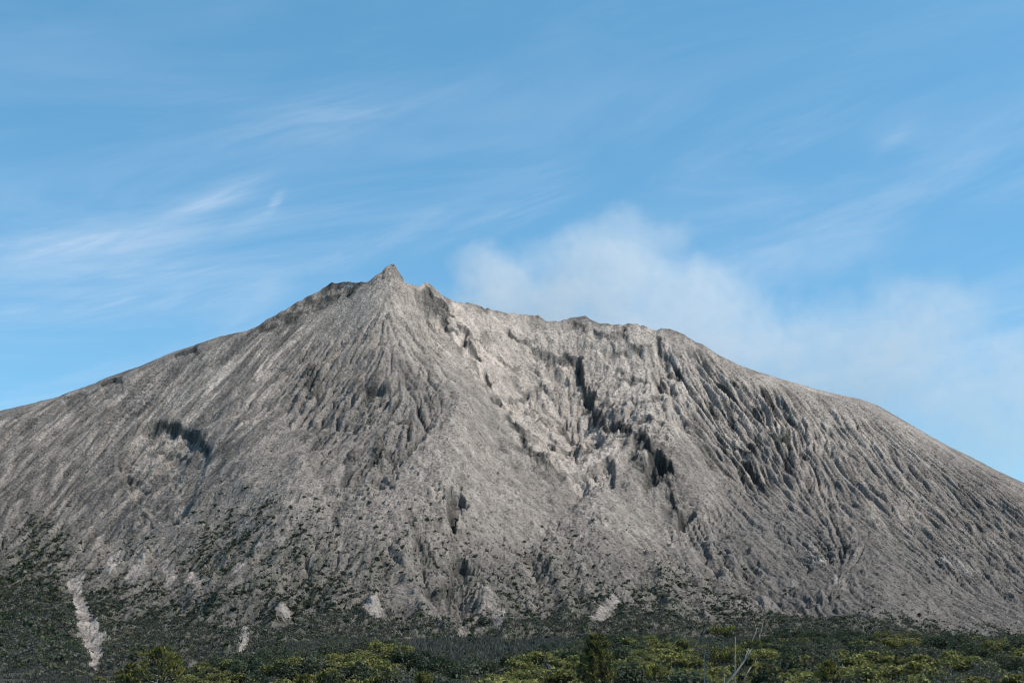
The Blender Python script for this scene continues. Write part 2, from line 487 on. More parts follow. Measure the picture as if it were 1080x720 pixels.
# dark pockets low in the middle
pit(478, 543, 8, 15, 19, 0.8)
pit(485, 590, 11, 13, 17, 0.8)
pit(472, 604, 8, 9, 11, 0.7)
scarp([(448, 604), (458, 610), (470, 612), (480, 618)], 10, 2.2, 14, 1, 1.2, 0.7, 7)
scarp([(412, 566), (424, 573), (436, 572), (444, 568)], 9, 2.5, 16, 1, 1, 0.5, 4)
scarp([(392, 508), (410, 512), (420, 520)], 6, 2.5, 16, 1, 1, 0.4, 4)
pit(420, 478, 6, 4, 8, 0.6)
scarp([(384, 404), (398, 403), (414, 404)], 10, 2.5, 20, 1, 0.6, 0.6, 5)
scarp([(440, 306), (452, 314), (462, 322), (474, 330)], 8, 2.5, 16, 1, 1.2, 0.7, 7)
scarp([(418, 298), (430, 306), (446, 322), (470, 348), (492, 374), (508, 396), (524, 416)], 9, 3, 16, -1, 1.6, 0.55, 5)
scarp([(694, 350), (700, 364), (712, 378), (722, 398)], 12, 2.5, 20, 1, 1.2, 0.7, 7)
scarp([(590, 344), (606, 340), (622, 346)], 5, 2, 10, 1, 1.2, 0.6, 6)
# the washed out ravine at the left foot, banks and bed
sl, d, s_, al = seg_dist([(74, 592), (80, 618), (87, 642), (96, 666), (102, 704)], 40)
D[:, sl] -= 4 * np.exp(-(d / 11.0) ** 2)
# toe spurs of pale ground
for (a, b, c, h) in [((100, 598), (78, 640), 8, 0), ((500, 614), (532, 652), 10, 6), ((640, 636), (622, 662), 10, 6), ((392, 632), (386, 648), 9, 8),
                     ((296, 640), (290, 652), 9, 8), ((470, 648), (492, 664), 10, 5), ((300, 566), (268, 588), 5, 6), ((150, 585), (120, 604), 8, 7), ((560, 560), (600, 640), 8, 8),
                     ((690, 590), (712, 640), 9, 8), ((420, 580), (446, 640), 9, 8)]:
    if h:
        sl, d, s, al = seg_dist([a, b], 40)
        D[:, sl] += h * np.exp(-(d / c) ** 2)
H = ZB + D

# ------------------------------------------------------------------ what covers the slope
def srgb(r, g, b):
    f = lambda c: (c / 255 / 12.92) if c <= 10 else ((c / 255 + 0.055) / 1.055) ** 2.4
    return np.array([f(r), f(g), f(b)])


ASH = np.array([0.390, 0.339, 0.300])
GRAVEL = np.array([0.168, 0.150, 0.136])
SLATE = np.array([0.135, 0.127, 0.121])
LAVA_SHADE = np.array([0.034, 0.035, 0.034])  # dark lava, also the tone that deepens shade on faces and in pits
m_ash = np.zeros_like(ZB) + 0.25
m_ash += 0.62 * M_basin * sstep(330, 400, U * 0 + V * 0 + 400)
m_ash += 0.42 * region([(330, 340), (412, 276), (470, 312), (500, 320), (520, 400), (470, 400), (430, 370), (380, 350)], 40)
m_ash += 0.4 * region([(690, 340), (905, 418), (1000, 470), (980, 480), (860, 470), (780, 470), (720, 420)], 40)
m_ash += 0.5 * region([(200, 420), (250, 375), (330, 330), (340, 350), (280, 390), (230, 420), (150, 440)], 20) * sstep(-0.3, 1.2, G12 + G7 * 0.5)
m_ash += 0.15 * M_scree
m_ash += 0.18 * np.clip(G7, -1.5, 1.5) * (0.4 + M_lflank + 0.5 * M_rflank) + 0.16 * NZ1
m_ash += 0.28 * M_scar * sstep(-0.4, 0.5, NZ2 + NZ3)
m_ash -= 0.25 * M_lflank * sstep(440, 520, V)
m_ash -= 0.16 * M_foot + 0.10 * sstep(560, 640, V)
m_ash = np.clip(m_ash, -0.25, 1.15)
m_slate = np.clip(0.9 * region([(790, 520), (930, 560), (1200, 600), (1200, 740), (860, 660), (740, 570)], 50) + 0.75 * M_lflank * sstep(0.2, -0.8, G12)
                  + 0.5 * region([(900, 425), (1200, 580), (1200, 640), (1000, 540)], 40) + 0.4 * M_left * sstep(370, 420, V), 0, 1)
rgb = GRAVEL + (ASH - GRAVEL) * m_ash[..., None]
rgb = rgb + (SLATE * (0.8 + 0.5 * m_ash[..., None]) - rgb) * (m_slate * 0.75)[..., None]
rock_shade_m = np.clip(ROCK_SHADE + M_knob * sstep(-0.8, 0.3, NZ2 + NZ3) * 0.88 + 0.45 * M_spire * sstep(-0.2, 0.5, NZ2) + 0.95 * M_bad * sstep(0.0, 0.9, GR + 0.5 * NZ1) + 0.75 * M_left * sstep(0.2, 1.1, GR + 0.6 * NZ1) * sstep(350, 420, V) + 0.35 * M_rflank * sstep(0.5, 1.4, GR), 0, 1)
rock_shade_m = np.clip(rock_shade_m + 0.6 * OUT * sstep(0.15, -0.25, NZ2 + 0.5 * NZ3), 0, 1)
rock_shade_m *= sstep(-0.75, 0.15, NZ2 + 0.15 + NZ1 * 0.5)
rgb = rgb + (LAVA_SHADE - rgb) * (rock_shade_m * 0.88)[..., None]
# pale fresh wash in the ravines of the foot
m_wash = np.zeros_like(ZB)
for poly, f in [([(70, 606), (88, 600), (88, 608), (86, 620), (93, 632), (97, 646), (106, 660), (108, 690), (106, 706), (96, 702), (88, 676), (81, 660), (79, 640), (77, 624), (72, 612)], 4),
                ([(272, 638), (278, 648), (262, 668), (257, 692), (252, 690), (256, 664)], 4), ([(502, 614), (514, 626), (534, 652), (526, 660), (510, 636)], 5), ([(650, 638), (654, 646), (628, 664), (620, 660)], 5),
                ([(286, 642), (306, 634), (308, 646), (292, 654)], 6), ([(382, 638), (396, 630), (406, 642), (386, 648)], 6),
                ([(478, 644), (490, 650), (500, 666), (486, 662)], 6), ([(100, 608), (128, 582), (138, 588), (116, 608)], 6), ([(130, 608), (150, 588), (160, 598), (140, 618)], 6), ([(168, 600), (176, 586), (188, 606), (178, 616)], 5), ([(112, 588), (120, 570), (128, 574), (122, 588)], 5), ([(196, 612), (204, 600), (216, 616), (208, 628)], 5), ([(240, 606), (252, 598), (262, 606), (254, 616)], 5), ([(300, 540), (304, 534), (318, 544), (310, 545)], 4), ([(268, 585), (300, 574), (298, 580), (274, 588)], 4),
                ([(106, 660), (112, 662), (110, 674), (106, 672)], 5), ([(850, 568), (868, 560), (876, 578), (862, 584)], 8), ([(880, 600), (892, 612), (900, 636), (888, 622)], 8),
                ([(985, 586), (1025, 590), (1040, 606), (1010, 602)], 12), ([(160, 390), (140, 425), (205, 400), (250, 378), (262, 376), (235, 400), (200, 430), (180, 430)], 12)]:
    m_wash = np.maximum(m_wash, region(poly, f, 0.8))
m_wash = sstep(0.34, 0.62, m_wash + 0.30 * NZ2 + 0.12 * rub) * (m_wash > 0.02)
rgb = rgb + (np.array([0.35, 0.315, 0.288]) - rgb) * (np.clip(m_wash, 0, 1) * (0.72 - 0.3 * (V < 450)) * (1 - 0.4 * sstep(110, 130, U)) * sstep(-0.7, 0.1, NZ2 + 0.4 * rub))[..., None]
rgb *= (1 + 0.12 * NZ2 + 0.22 * rub + 0.08 * G4 + 0.10 * grit)[..., None]
rgb = np.clip(rgb, 0.03, 0.6)

# ---- where plants grow on the mountain's foot
def veg_line(u):
    return np.interp(u, [-200, 0, 60, 100, 200, 260, 320, 400, 470, 520, 600, 700, 770, 800, 830, 900, 1000, 1080, 1200], [528, 536, 548, 562, 540, 528, 532, 545, 560, 580, 562, 574, 592, 628, 638, 650, 658, 672, 700])


vl = veg_line(U)
below = V - vl + NZ1 * 26
VEG = np.clip(below / 70.0, 0, 1) ** 0.8 + 0.10 * sstep(-50, 0, below)
PATCH = fbm(XB / 110 + 3, YB / 150, 3, 81)
VEG *= np.clip(0.75 + 1.1 * PATCH, 0.15, 1.3)
VEG *= 1 - 0.94 * np.clip(m_wash * 1.3, 0, 1)
left_cover = sstep(165, 50, U + NZ1 * 40) * sstep(0, 75, V - vl + NZ1 * 30 + 45 * fbm(XB / 110 + 3, YB / 150, 3, 81))
low_cover = sstep(-2, 12, V - np.interp(U, [-200, 60, 120, 200, 300, 350, 420, 470, 500, 540, 565, 610, 640, 700, 765, 800, 830, 900, 950, 1000, 1080, 1200], [590, 620, 650, 640, 646, 638, 634, 642, 652, 642, 638, 650, 654, 640, 650, 640, 635, 649, 652, 657, 668, 690]) + NZ2 * 10 + NZ1 * 14)
gully_wet = sstep(0.2, -1.2, G12 + NZ2)             # hollows hold more shrubs
dens = np.clip(VEG * (0.42 + 0.62 * gully_wet) + 0.75 * left_cover + 0.95 * low_cover, 0, 1) * (1 - np.clip(m_wash * 1.5, 0, 0.97))
green = np.clip(0.75 * VEG * (0.45 + 0.8 * gully_wet) + 0.75 * left_cover + 0.85 * low_cover, 0, 0.9) * (1 - np.clip(m_wash * 1.4, 0, 1)) * sstep(-0.9, 0.3, NZ2 + 0.3)
rgb = rgb + (np.array([0.100, 0.100, 0.082]) * (1 + 0.4 * rub[..., None]) - rgb) * green[..., None]
rgb = np.clip(rgb, 0.02, 0.6)

# ------------------------------------------------------------------ materials
def new_mat(name):
    m = bpy.data.materials.new(name)
    m.use_nodes = True
    return m, m.node_tree.nodes, m.node_tree.links, m.node_tree.nodes['Principled BSDF']


def rock_material():
    m, N, L, P = new_mat('volcanic_ash_and_rock')
    P.inputs['Roughness'].default_value = 0.95
    P.inputs['Specular IOR Level'].default_value = 0.1
    at = N.new('ShaderNodeAttribute'); at.attribute_name = 'cover'
    tc = N.new('ShaderNodeTexCoord')
    n1 = N.new('ShaderNodeTexNoise'); n1.inputs['Scale'].default_value = 0.35; n1.inputs['Detail'].default_value = 5; n1.inputs['Roughness'].default_value = 0.7
    n2 = N.new('ShaderNodeTexVoronoi'); n2.inputs['Scale'].default_value = 0.22
    L.new(tc.outputs['Object'], n1.inputs['Vector']); L.new(tc.outputs['Object'], n2.inputs['Vector'])
    r = N.new('ShaderNodeMapRange'); r.inputs['From Min'].default_value = 0.3; r.inputs['From Max'].default_value = 0.7
    r.inputs['To Min'].default_value = 0.72; r.inputs['To Max'].default_value = 1.28
    L.new(n1.outputs['Fac'], r.inputs['Value'])
    mx = N.new('ShaderNodeMix'); mx.data_type = 'RGBA'; mx.blend_type = 'MULTIPLY'; mx.inputs['Factor'].default_value = 1
    L.new(at.outputs['Color'], mx.inputs[6]); L.new(r.outputs['Result'], mx.inputs[7])
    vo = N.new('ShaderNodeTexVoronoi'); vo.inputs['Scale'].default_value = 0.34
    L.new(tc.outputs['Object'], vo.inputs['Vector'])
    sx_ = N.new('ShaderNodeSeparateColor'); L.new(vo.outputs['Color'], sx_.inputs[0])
    rr = N.new('ShaderNodeValToRGB'); rr.color_ramp.interpolation = 'LINEAR'  # dark cells: small shadows of rocks painted in; light cells: paler rocks
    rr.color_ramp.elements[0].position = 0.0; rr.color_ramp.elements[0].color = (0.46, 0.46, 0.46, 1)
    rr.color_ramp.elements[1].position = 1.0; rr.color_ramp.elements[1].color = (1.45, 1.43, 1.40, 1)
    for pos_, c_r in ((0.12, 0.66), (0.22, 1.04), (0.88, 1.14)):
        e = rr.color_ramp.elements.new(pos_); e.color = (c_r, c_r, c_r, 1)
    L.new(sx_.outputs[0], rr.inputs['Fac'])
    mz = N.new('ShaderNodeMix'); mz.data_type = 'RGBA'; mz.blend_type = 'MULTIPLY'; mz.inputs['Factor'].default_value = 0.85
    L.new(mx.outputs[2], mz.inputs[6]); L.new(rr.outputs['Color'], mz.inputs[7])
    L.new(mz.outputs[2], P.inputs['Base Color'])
    b = N.new('ShaderNodeBump'); b.inputs['Strength'].default_value = 1.0; b.inputs['Distance'].default_value = 2.5
    add = N.new('ShaderNodeMath'); add.operation = 'SUBTRACT'
    L.new(n1.outputs['Fac'], add.inputs[0])
    sc = N.new('ShaderNodeMath'); sc.operation = 'MULTIPLY'; sc.inputs[1].default_value = 0.25
    L.new(n2.outputs['Distance'], sc.inputs[0]); L.new(sc.outputs[0], add.inputs[1])
    L.new(add.outputs[0], b.inputs['Height']); L.new(b.outputs['Normal'], P.inputs['Normal'])
    return m


def grid_mesh(name, X, Y, Z, mat, colors=None, smooth=False):
    nr, nc = X.shape
    me = bpy.data.meshes.new(name)
    n = nr * nc
    co = np.stack([X, Y, Z], -1).reshape(-1, 3).astype(np.float32)
    idx = np.arange(n).reshape(nr, nc)
    q = np.stack([idx[1:, :-1], idx[1:, 1:], idx[:-1, 1:], idx[:-1, :-1]], -1).reshape(-1, 4)
    me.vertices.add(n)
    me.vertices.foreach_set('co', co.ravel())
    me.loops.add(q.size)
    me.loops.foreach_set('vertex_index', q.ravel().astype(np.int32))
    me.polygons.add(len(q))
    me.polygons.foreach_set('loop_start', np.arange(0, q.size, 4, dtype=np.int32))
    me.update(calc_edges=True)
    if colors is not None:
        a = me.color_attributes.new('cover', 'FLOAT_COLOR', 'POINT')
        c4 = np.ones((n, 4), np.float32)
        c4[:, :3] = colors.reshape(-1, 3)
        a.data.foreach_set('color', c4.ravel())
    me.materials.append(mat)
    if smooth:
        me.polygons.foreach_set('use_smooth', np.ones(len(q), bool))
    o = bpy.data.objects.new(name, me)
    COL.objects.link(o)
    return o


# side wings outside the frame (mirrored relief) and the far side behind the crest
def wings(A, kind):
    nl = 90
    step = np.cumsum(1 + np.arange(nl) * 0.045)
    jl = np.clip(step.astype(int), 1, NU - 1)
    return jl


NWING = 90
wj = np.clip(np.cumsum(1 + np.arange(NWING) * 0.05).astype(int), 1, NU - 2)
duL = np.cumsum(1 + np.arange(NWING) * 0.16) * 0.97


def add_wings():
    XX, YY, ZZ, CC = XB, YB, H, rgb
    for side in (0, 1):
        edge = 0 if side == 0 else NU - 1
        src = wj if side == 0 else NU - 1 - wj
        sg = -1 if side == 0 else 1
        fade = np.exp(-np.arange(NWING) / 40.0)
        u_new = ucol[edge] + sg * duL
        # carry the slope on: heights sink away from the frame
        th = np.arctan(duL / FPX)
        Yn = YB[:, [edge]] * (1 - 0.00035 * duL[None])
        Xn = (XB[:, [edge]] / YB[:, [edge]] + sg * duL[None] / (FPX * CP)) * Yn
        Zn = (ZB[:, [edge]] + 40) * np.exp(-(0.0027 if side else 0.0017) * duL[None]) - 40 + D[:, src] * 0.9
        Cn = rgb[:, src]
        if side == 0:
            XX = np.concatenate([Xn[:, ::-1], XX], 1); YY = np.concatenate([Yn[:, ::-1], YY], 1)
            ZZ = np.concatenate([Zn[:, ::-1], ZZ], 1); CC = np.concatenate([Cn[:, ::-1], CC], 1)
        else:
            XX = np.concatenate([XX, Xn], 1); YY = np.concatenate([YY, Yn], 1)
            ZZ = np.concatenate([ZZ, Zn], 1); CC = np.concatenate([CC, Cn], 1)
    # far side
    nb = 40
    k = np.arange(nb, 0, -1)[:, None]
    s = 4.0 * k + 0.9 * k ** 2
    Yb = YY[:1] + s
    Xb = XX[:1] + 0 * s
    Zb = ZZ[:1] - s * 0.52 - 3 * np.minimum(s / 20, 1) + fbm(Xb / 60, Yb / 60, 3, 5) * np.minimum(s / 30, 1) * 6
    Cb = np.repeat(CC[:1], nb, 0)
    return np.concatenate([Xb, XX]), np.concatenate([Yb, YY]), np.concatenate([Zb, ZZ]), np.concatenate([Cb, CC])


MX, MY, MZ, MC = add_wings()
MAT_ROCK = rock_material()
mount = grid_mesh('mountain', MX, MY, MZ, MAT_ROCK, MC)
mount['kind'] = 'structure'
mount['label'] = 'grey ash covered volcano with a small rocky spire on its summit'

# ------------------------------------------------------------------ GROUND: one sheet to the horizon
def ground_z(x, y):
    yy = np.maximum(y, 0)
    t = x / np.maximum(y, 60)
    z = np.interp(yy, [0, 40, 100, 200, 300, 500, 700, 930, 1200, 1700, 2400], [-9, -7.4, -6.5, -2.5, 2.5, 11.5, 19, 27, 34, 40, 40])
    z = z - sstep(-0.10, -0.30, t) * np.minimum(yy, 800) / 700 * 22
    z = z + fbm(x / 70, y / 70, 3, 91) * (1.6 * np.minimum(yy / 100, 1) + 5 * np.clip((yy - 500) / 500, 0, 1))
    far = np.maximum(np.hypot(x, y - 1200) - 2000, 0)
    return z - far * 0.05


gx = np.concatenate([-np.geomspace(6000, 430, 24)[:-1], np.linspace(-430, 430, 120), np.geomspace(430, 6000, 24)[1:]])
gy = np.concatenate([-np.geomspace(3000, 40, 16)[:-1], np.linspace(-40, 1700, 200), np.geomspace(1700, 9000, 24)[1:]])
GX, GY = np.meshgrid(gx, gy)
GZ = ground_z(GX, GY)
gm, N, L, P = new_mat('scrubby_soil')
P.inputs['Roughness'].default_value = 0.95
n1 = N.new('ShaderNodeTexNoise'); n1.inputs['Scale'].default_value = 0.12; n1.inputs['Detail'].default_value = 8; n1.inputs['Roughness'].default_value = 0.7
cr = N.new('ShaderNodeValToRGB')
cr.color_ramp.elements[0].color = (0.03, 0.034, 0.024, 1); cr.color_ramp.elements[0].position = 0.35
cr.color_ramp.elements[1].color = (0.085, 0.083, 0.068, 1); cr.color_ramp.elements[1].position = 0.7
tc = N.new('ShaderNodeTexCoord')
L.new(tc.outputs['Object'], n1.inputs['Vector']); L.new(n1.outputs['Fac'], cr.inputs['Fac']); L.new(cr.outputs['Color'], P.inputs['Base Color'])
ground = grid_mesh('ground', GX[::-1], GY[::-1], GZ[::-1], gm, None, True)
ground['kind'] = 'structure'
ground['label'] = 'gently rising plateau under the trees at the mountain foot'
from mathutils import Vector

# ------------------------------------------------------------------ PLANTS
def tagged(o, label=None, cat=None, group=None, kind=None):
    if label: o['label'] = label
    if cat: o['category'] = cat
    if group: o['group'] = group
    if kind: o['kind'] = kind
    return o


def leaf_material(name, rough=0.75, vary=0.25):
    m, N, L, P = new_mat(name)
    P.inputs['Roughness'].default_value = rough
    P.inputs['Specular IOR Level'].default_value = 0.2
    at = N.new('ShaderNodeAttribute'); at.attribute_name = 'cover'
    oi = N.new('ShaderNodeObjectInfo')
    r = N.new('ShaderNodeMapRange'); r.inputs['To Min'].default_value = 1 - vary; r.inputs['To Max'].default_value = 1 + vary
    L.new(oi.outputs['Random'], r.inputs['Value'])
    mx = N.new('ShaderNodeMix'); mx.data_type = 'RGBA'; mx.blend_type = 'MULTIPLY'; mx.inputs['Factor'].default_value = 1
    L.new(at.outputs['Color'], mx.inputs[6]); L.new(r.outputs['Result'], mx.inputs[7]); L.new(mx.outputs[2], P.inputs['Base Color'])
    tr = N.new('ShaderNodeBsdfTranslucent')
    L.new(mx.outputs[2], tr.inputs['Color'])
    ms = N.new('ShaderNodeMixShader'); ms.inputs['Fac'].default_value = 0.33
    L.new(P.outputs['BSDF'], ms.inputs[1]); L.new(tr.outputs['BSDF'], ms.inputs[2])
    L.new(ms.outputs['Shader'], N['Material Output'].inputs['Surface'])
    return m


MAT_LEAF = leaf_material('foliage')
MAT_TWIG = leaf_material('twigs', 0.9, 0.15)
mb_, N, L, P = new_mat('bark')
P.inputs['Roughness'].default_value = 0.9
n1 = N.new('ShaderNodeTexNoise'); n1.inputs['Scale'].default_value = 9; n1.inputs['Detail'].default_value = 4
cr = N.new('ShaderNodeValToRGB')
cr.color_ramp.elements[0].color = (0.10, 0.09, 0.075, 1); cr.color_ramp.elements[0].position = 0.35
cr.color_ramp.elements[1].color = (0.27, 0.25, 0.22, 1); cr.color_ramp.elements[1].position = 0.65
tc = N.new('ShaderNodeTexCoord')
L.new(tc.outputs['Object'], n1.inputs['Vector']); L.new(n1.outputs['Fac'], cr.inputs['Fac']); L.new(cr.outputs['Color'], P.inputs['Base Color'])
MAT_BARK = mb_
mp_, N, L, P = new_mat('dead_pale_wood')
P.inputs['Roughness'].default_value = 0.9
n1 = N.new('ShaderNodeTexNoise'); n1.inputs['Scale'].default_value = 6
cr = N.new('ShaderNodeValToRGB')
cr.color_ramp.elements[0].color = (0.14, 0.13, 0.11, 1); cr.color_ramp.elements[1].color = (0.32, 0.30, 0.27, 1)
tc = N.new('ShaderNodeTexCoord')
L.new(tc.outputs['Object'], n1.inputs['Vector']); L.new(n1.outputs['Fac'], cr.inputs['Fac']); L.new(cr.outputs['Color'], P.inputs['Base Color'])
MAT_DEAD = mp_


def quads_mesh(name, cen, size, col, mat, r, flat=0.0, tri=False):
    """many small leaf sprays: cen (n,3), size (n,), col (n,3)"""
    n = len(cen)
    nrm = r.normal(0, 1, (n, 3)); nrm[:, 2] += flat
    nrm /= np.linalg.norm(nrm, axis=1, keepdims=True)
    a = np.cross(nrm, r.normal(0, 1, (n, 3))); a /= np.linalg.norm(a, axis=1, keepdims=True) + 1e-9
    b = np.cross(nrm, a)
    sz = size[:, None] * 0.5
    jit = lambda: 1 + r.normal(0, 0.3, (n, 1))
    v = np.stack([cen + (a * jit() + b * 0.35 * jit()) * sz, cen + (b * jit()) * sz, cen - (a * jit() - b * 0.3) * sz, cen - b * jit() * sz], 1)
    return poly_mesh(name, v, col, mat)


def poly_mesh(name, v, col, mat):
    n, k, _ = v.shape
    me = bpy.data.meshes.new(name)
    me.vertices.add(n * k)
    me.vertices.foreach_set('co', v.reshape(-1).astype(np.float32))
    me.loops.add(n * k)
    me.loops.foreach_set('vertex_index', np.arange(n * k, dtype=np.int32))
    me.polygons.add(n)
    me.polygons.foreach_set('loop_start', np.arange(0, n * k, k, dtype=np.int32))
    me.update(calc_edges=True)
    at = me.color_attributes.new('cover', 'FLOAT_COLOR', 'POINT')
    c = np.ones((n, k, 4), np.float32); c[..., :3] = col[:, None]
    at.data.foreach_set('color', c.ravel())
    me.materials.append(mat)
    return me


def link(name, me, parent=None):
    o = bpy.data.objects.new(name, me)
    COL.objects.link(o)
    if parent is not None:
        o.parent = parent
    return o


def tube_mesh(name, paths, mat, sides=7):
    """tapered limbs: each path is a list of (x, y, z, radius)"""
    V_, F_ = [], []
    for path in paths:
        base = len(V_)
        n = len(path)
        for i, (x, y, z, rad) in enumerate(path):
            p0 = Vector(path[max(i - 1, 0)][:3]); p1 = Vector(path[min(i + 1, n - 1)][:3])
            d = (p1 - p0).normalized() if (p1 - p0).length > 1e-6 else Vector((0, 0, 1))
            a = d.cross(Vector((0.31, 0.95, 0.05))).normalized(); b = d.cross(a)
            for k in range(sides):
                t = 2 * math.pi * k / sides
                V_.append(Vector((x, y, z)) + (a * math.cos(t) + b * math.sin(t)) * rad)
        for i in range(n - 1):
            for k in range(sides):
                k2 = (k + 1) % sides
                F_.append((base + i * sides + k, base + i * sides + k2, base + (i + 1) * sides + k2, base + (i + 1) * sides + k))
        F_.append(tuple(base + (n - 1) * sides + k for k in range(sides)))
    me = bpy.data.meshes.new(name)
    me.from_pydata(V_, [], F_)
    me.materials.append(mat)
    me.polygons.foreach_set('use_smooth', np.ones(len(F_), bool))
    return me


DARK = np.array([0.034, 0.045, 0.030]); OLIVE = np.array([0.205, 0.198, 0.064]); MIDG = np.array([0.068, 0.078, 0.042]); GREYG = np.array([0.100, 0.104, 0.088])
TWIG = np.array([0.125, 0.122, 0.108])

inframe = (U > -60) & (U < 1140) & (V < 728)
area = np.abs(np.gradient(XB, axis=1) * np.gradient(YB, axis=0))


def scatter(prob_per_m2, r):
    p = np.clip(prob_per_m2 * area * inframe, 0, 1)
    k = r.random(p.shape) < p
    return np.nonzero(k)


r1 = np.random.default_rng(77)
ii, jj = scatter(dens ** 1.1 * 0.075 * np.clip(1 + 0.9 * PATCH, 0.3, 1.6), r1)
order = r1.permutation(len(ii))
ii, jj = ii[order], jj[order]
rad = np.clip(r1.gamma(4, 0.46, len(ii)), 0.7, 4.6) * (0.85 + 0.35 * left_cover[ii, jj])
SHRUB_P = np.stack([XB[ii, jj] + r1.normal(0, 0.8, len(ii)), YB[ii, jj] + r1.normal(0, 0.8, len(ii)), H[ii, jj]], 1)
SU, SV = U[ii, jj], V[ii, jj]


def clump(r, n, dome=0.75):
    """points through an uneven rounded crown of radius 1"""
    nl = r.integers(4, 7)
    lc = r.normal(0, 0.38, (nl, 3)); lc[:, 2] = np.abs(lc[:, 2]) * 0.7 + 0.25
    lr = r.uniform(0.35, 0.62, nl)
    k = r.integers(0, nl, n)
    d = r.normal(0, 1, (n, 3)); d /= np.linalg.norm(d, axis=1, keepdims=True)
    p = lc[k] + d * (lr[k] * r.uniform(0.55, 1.05, n))[:, None]
    p[:, 2] = np.maximum(p[:, 2] * dome, 0.02)
    return p


# the shrubs that show largest are things of their own, the rest is cover
show = rad / SHRUB_P[:, 1] * np.where(dens[ii, jj] < 0.75, 1.25, 1.0)
seen = (SU > 5) & (SU < 1075) & (SV < 655)
big = np.argsort(-(show * seen))[:240]
isbig = np.zeros(len(rad), bool); isbig[big] = True
greyer = r1.random(len(rad)) < 0.25 + 0.55 * np.maximum(low_cover, 0.6 * left_cover)[ii, jj]
lc_ = np.maximum(left_cover, low_cover)[ii, jj][:, None]
shrub_col = np.where(~greyer[:, None], DARK * (1.15 + 0.5 * lc_), np.where((r1.random(len(rad)) < 0.45)[:, None], MIDG * (1 + 0.3 * lc_), GREYG * (0.85 + 0.4 * lc_)))
rest = np.nonzero(~isbig)[0]
npl = np.clip((rad[rest] * 13).astype(int), 12, 48)
rep = np.repeat(rest, npl)
proto_pts = [clump(r1, 400) for _ in range(9)]
which = np.repeat(r1.integers(0, 9, len(rest)), npl)
pk = r1.integers(0, 400, len(rep))
pts = np.stack(proto_pts)[which, pk]
cen = SHRUB_P[rep] + pts * rad[rep][:, None] * np.array([1, 1, 1.15]) - np.array([0, 0, 0.25])
colr = shrub_col[rep] * r1.uniform(0.7, 1.35, (len(rep), 1))
scrub = link('scrub', quads_mesh('scrub', cen, rad[rep] * r1.uniform(0.4, 0.75, len(rep)), colr, MAT_LEAF, r1, 0.8))
tagged(scrub, 'dark green scrub spread over the lower slopes of the volcano', 'scrub', None, 'stuff')
shrub_meshes = []
for k in range(8):
    p = clump(r1, 110)
    c = np.where((r1.random(110) < 0.8)[:, None], DARK, MIDG) * r1.uniform(0.7, 1.3, (110, 1)) * (0.85 + 0.08 * k)
    stems = tube_mesh('stem', [[(0, 0, -0.3, 0.05), (0.05 * a, 0.04 * b, 0.25, 0.04), (0.28 * a, 0.25 * b, 0.6, 0.02)] for a, b in ((1, 1), (-1, 0.6), (0.3, -1))], MAT_BARK, 5)
    shrub_meshes.append((quads_mesh('crown', p, r1.uniform(0.22, 0.42, 110), c, MAT_LEAF, r1, 0.8), stems))


def place_words(u):
    if u < 110: return 'left of the pale washed out ravine'
    if u < 330: return 'between pale ravine and summit spire'
    if u < 520: return 'below the summit spire'
    if u < 740: return 'below the long dark cliff'
    return 'below the finely gullied flank'


for n_, i in enumerate(big):
    cm, sm = shrub_meshes[n_ % 8]
    o = bpy.data.objects.new('shrub', None)
    COL.objects.link(o)
    o.location = SHRUB_P[i]
    o.rotation_euler = (0, 0, float(r1.uniform(0, 6.28)))
    sc = float(rad[i])
    o.scale = (sc, sc, sc * float(r1.uniform(0.9, 1.3)))
    w = place_words(SU[i])
    tagged(o, 'small dark green shrub on grey slope ' + w, 'shrub', 'shrubs ' + w)
    link('crown', cm, o)
    link('stem', sm, o)

# ---- bare grey brush: thin upright twigs between the shrubs
ii, jj = scatter((0.9 * low_cover + 0.55 * left_cover + 0.25 * VEG) * (1 - np.clip(m_wash * 1.6, 0, 1)) * 0.04, r1)
nb = len(ii)
bp = np.stack([XB[ii, jj], YB[ii, jj], H[ii, jj]], 1)


def twig_tufts(P0, r, hmin, hmax, per, width, spread):
    n = len(P0)
    rep = np.repeat(np.arange(n), per)
    base = P0[rep] + r.normal(0, spread, (len(rep), 3)) * np.array([1, 1, 0])
    h = r.uniform(hmin, hmax, len(rep))
    lean = r.normal(0, 0.42, (len(rep), 2))
    top = base + np.stack([lean[:, 0] * h, lean[:, 1] * h, h], 1)
    th = r.uniform(0, math.pi, len(rep))
    wv = np.stack([np.cos(th), np.sin(th), 0 * th], 1) * (width * r.uniform(0.6, 1.4, len(rep)))[:, None]
    v = np.stack([base - wv * 0.7, base + wv * 0.7, 0.4 * base + 0.6 * top + wv, top], 1)
    c = np.where((r.random(len(rep)) < 0.7)[:, None], GREYG * 0.72, TWIG * 0.72) * r.uniform(0.7, 1.2, (len(rep), 1))
    return v, c


v, c = twig_tufts(bp, r1, 1.2, 3.6, 7, 0.40, 1.5)
brush = link('brush', poly_mesh('brush', v, c, MAT_TWIG))
tagged(brush, 'grey leafless brush along the foot of the volcano', 'brush', None, 'stuff')

# ---- forest strip on the plateau
def forest_line(u):
    return np.interp(u, [-200, 60, 90, 150, 200, 250, 330, 400, 450, 480, 560, 600, 650, 700, 745, 760, 830, 860, 900, 1000, 1080, 1200],
                     [735, 722, 714, 704, 698, 690, 680, 674, 682, 694, 684, 676, 668, 669, 676, 680, 664, 660, 660, 668, 672, 676])


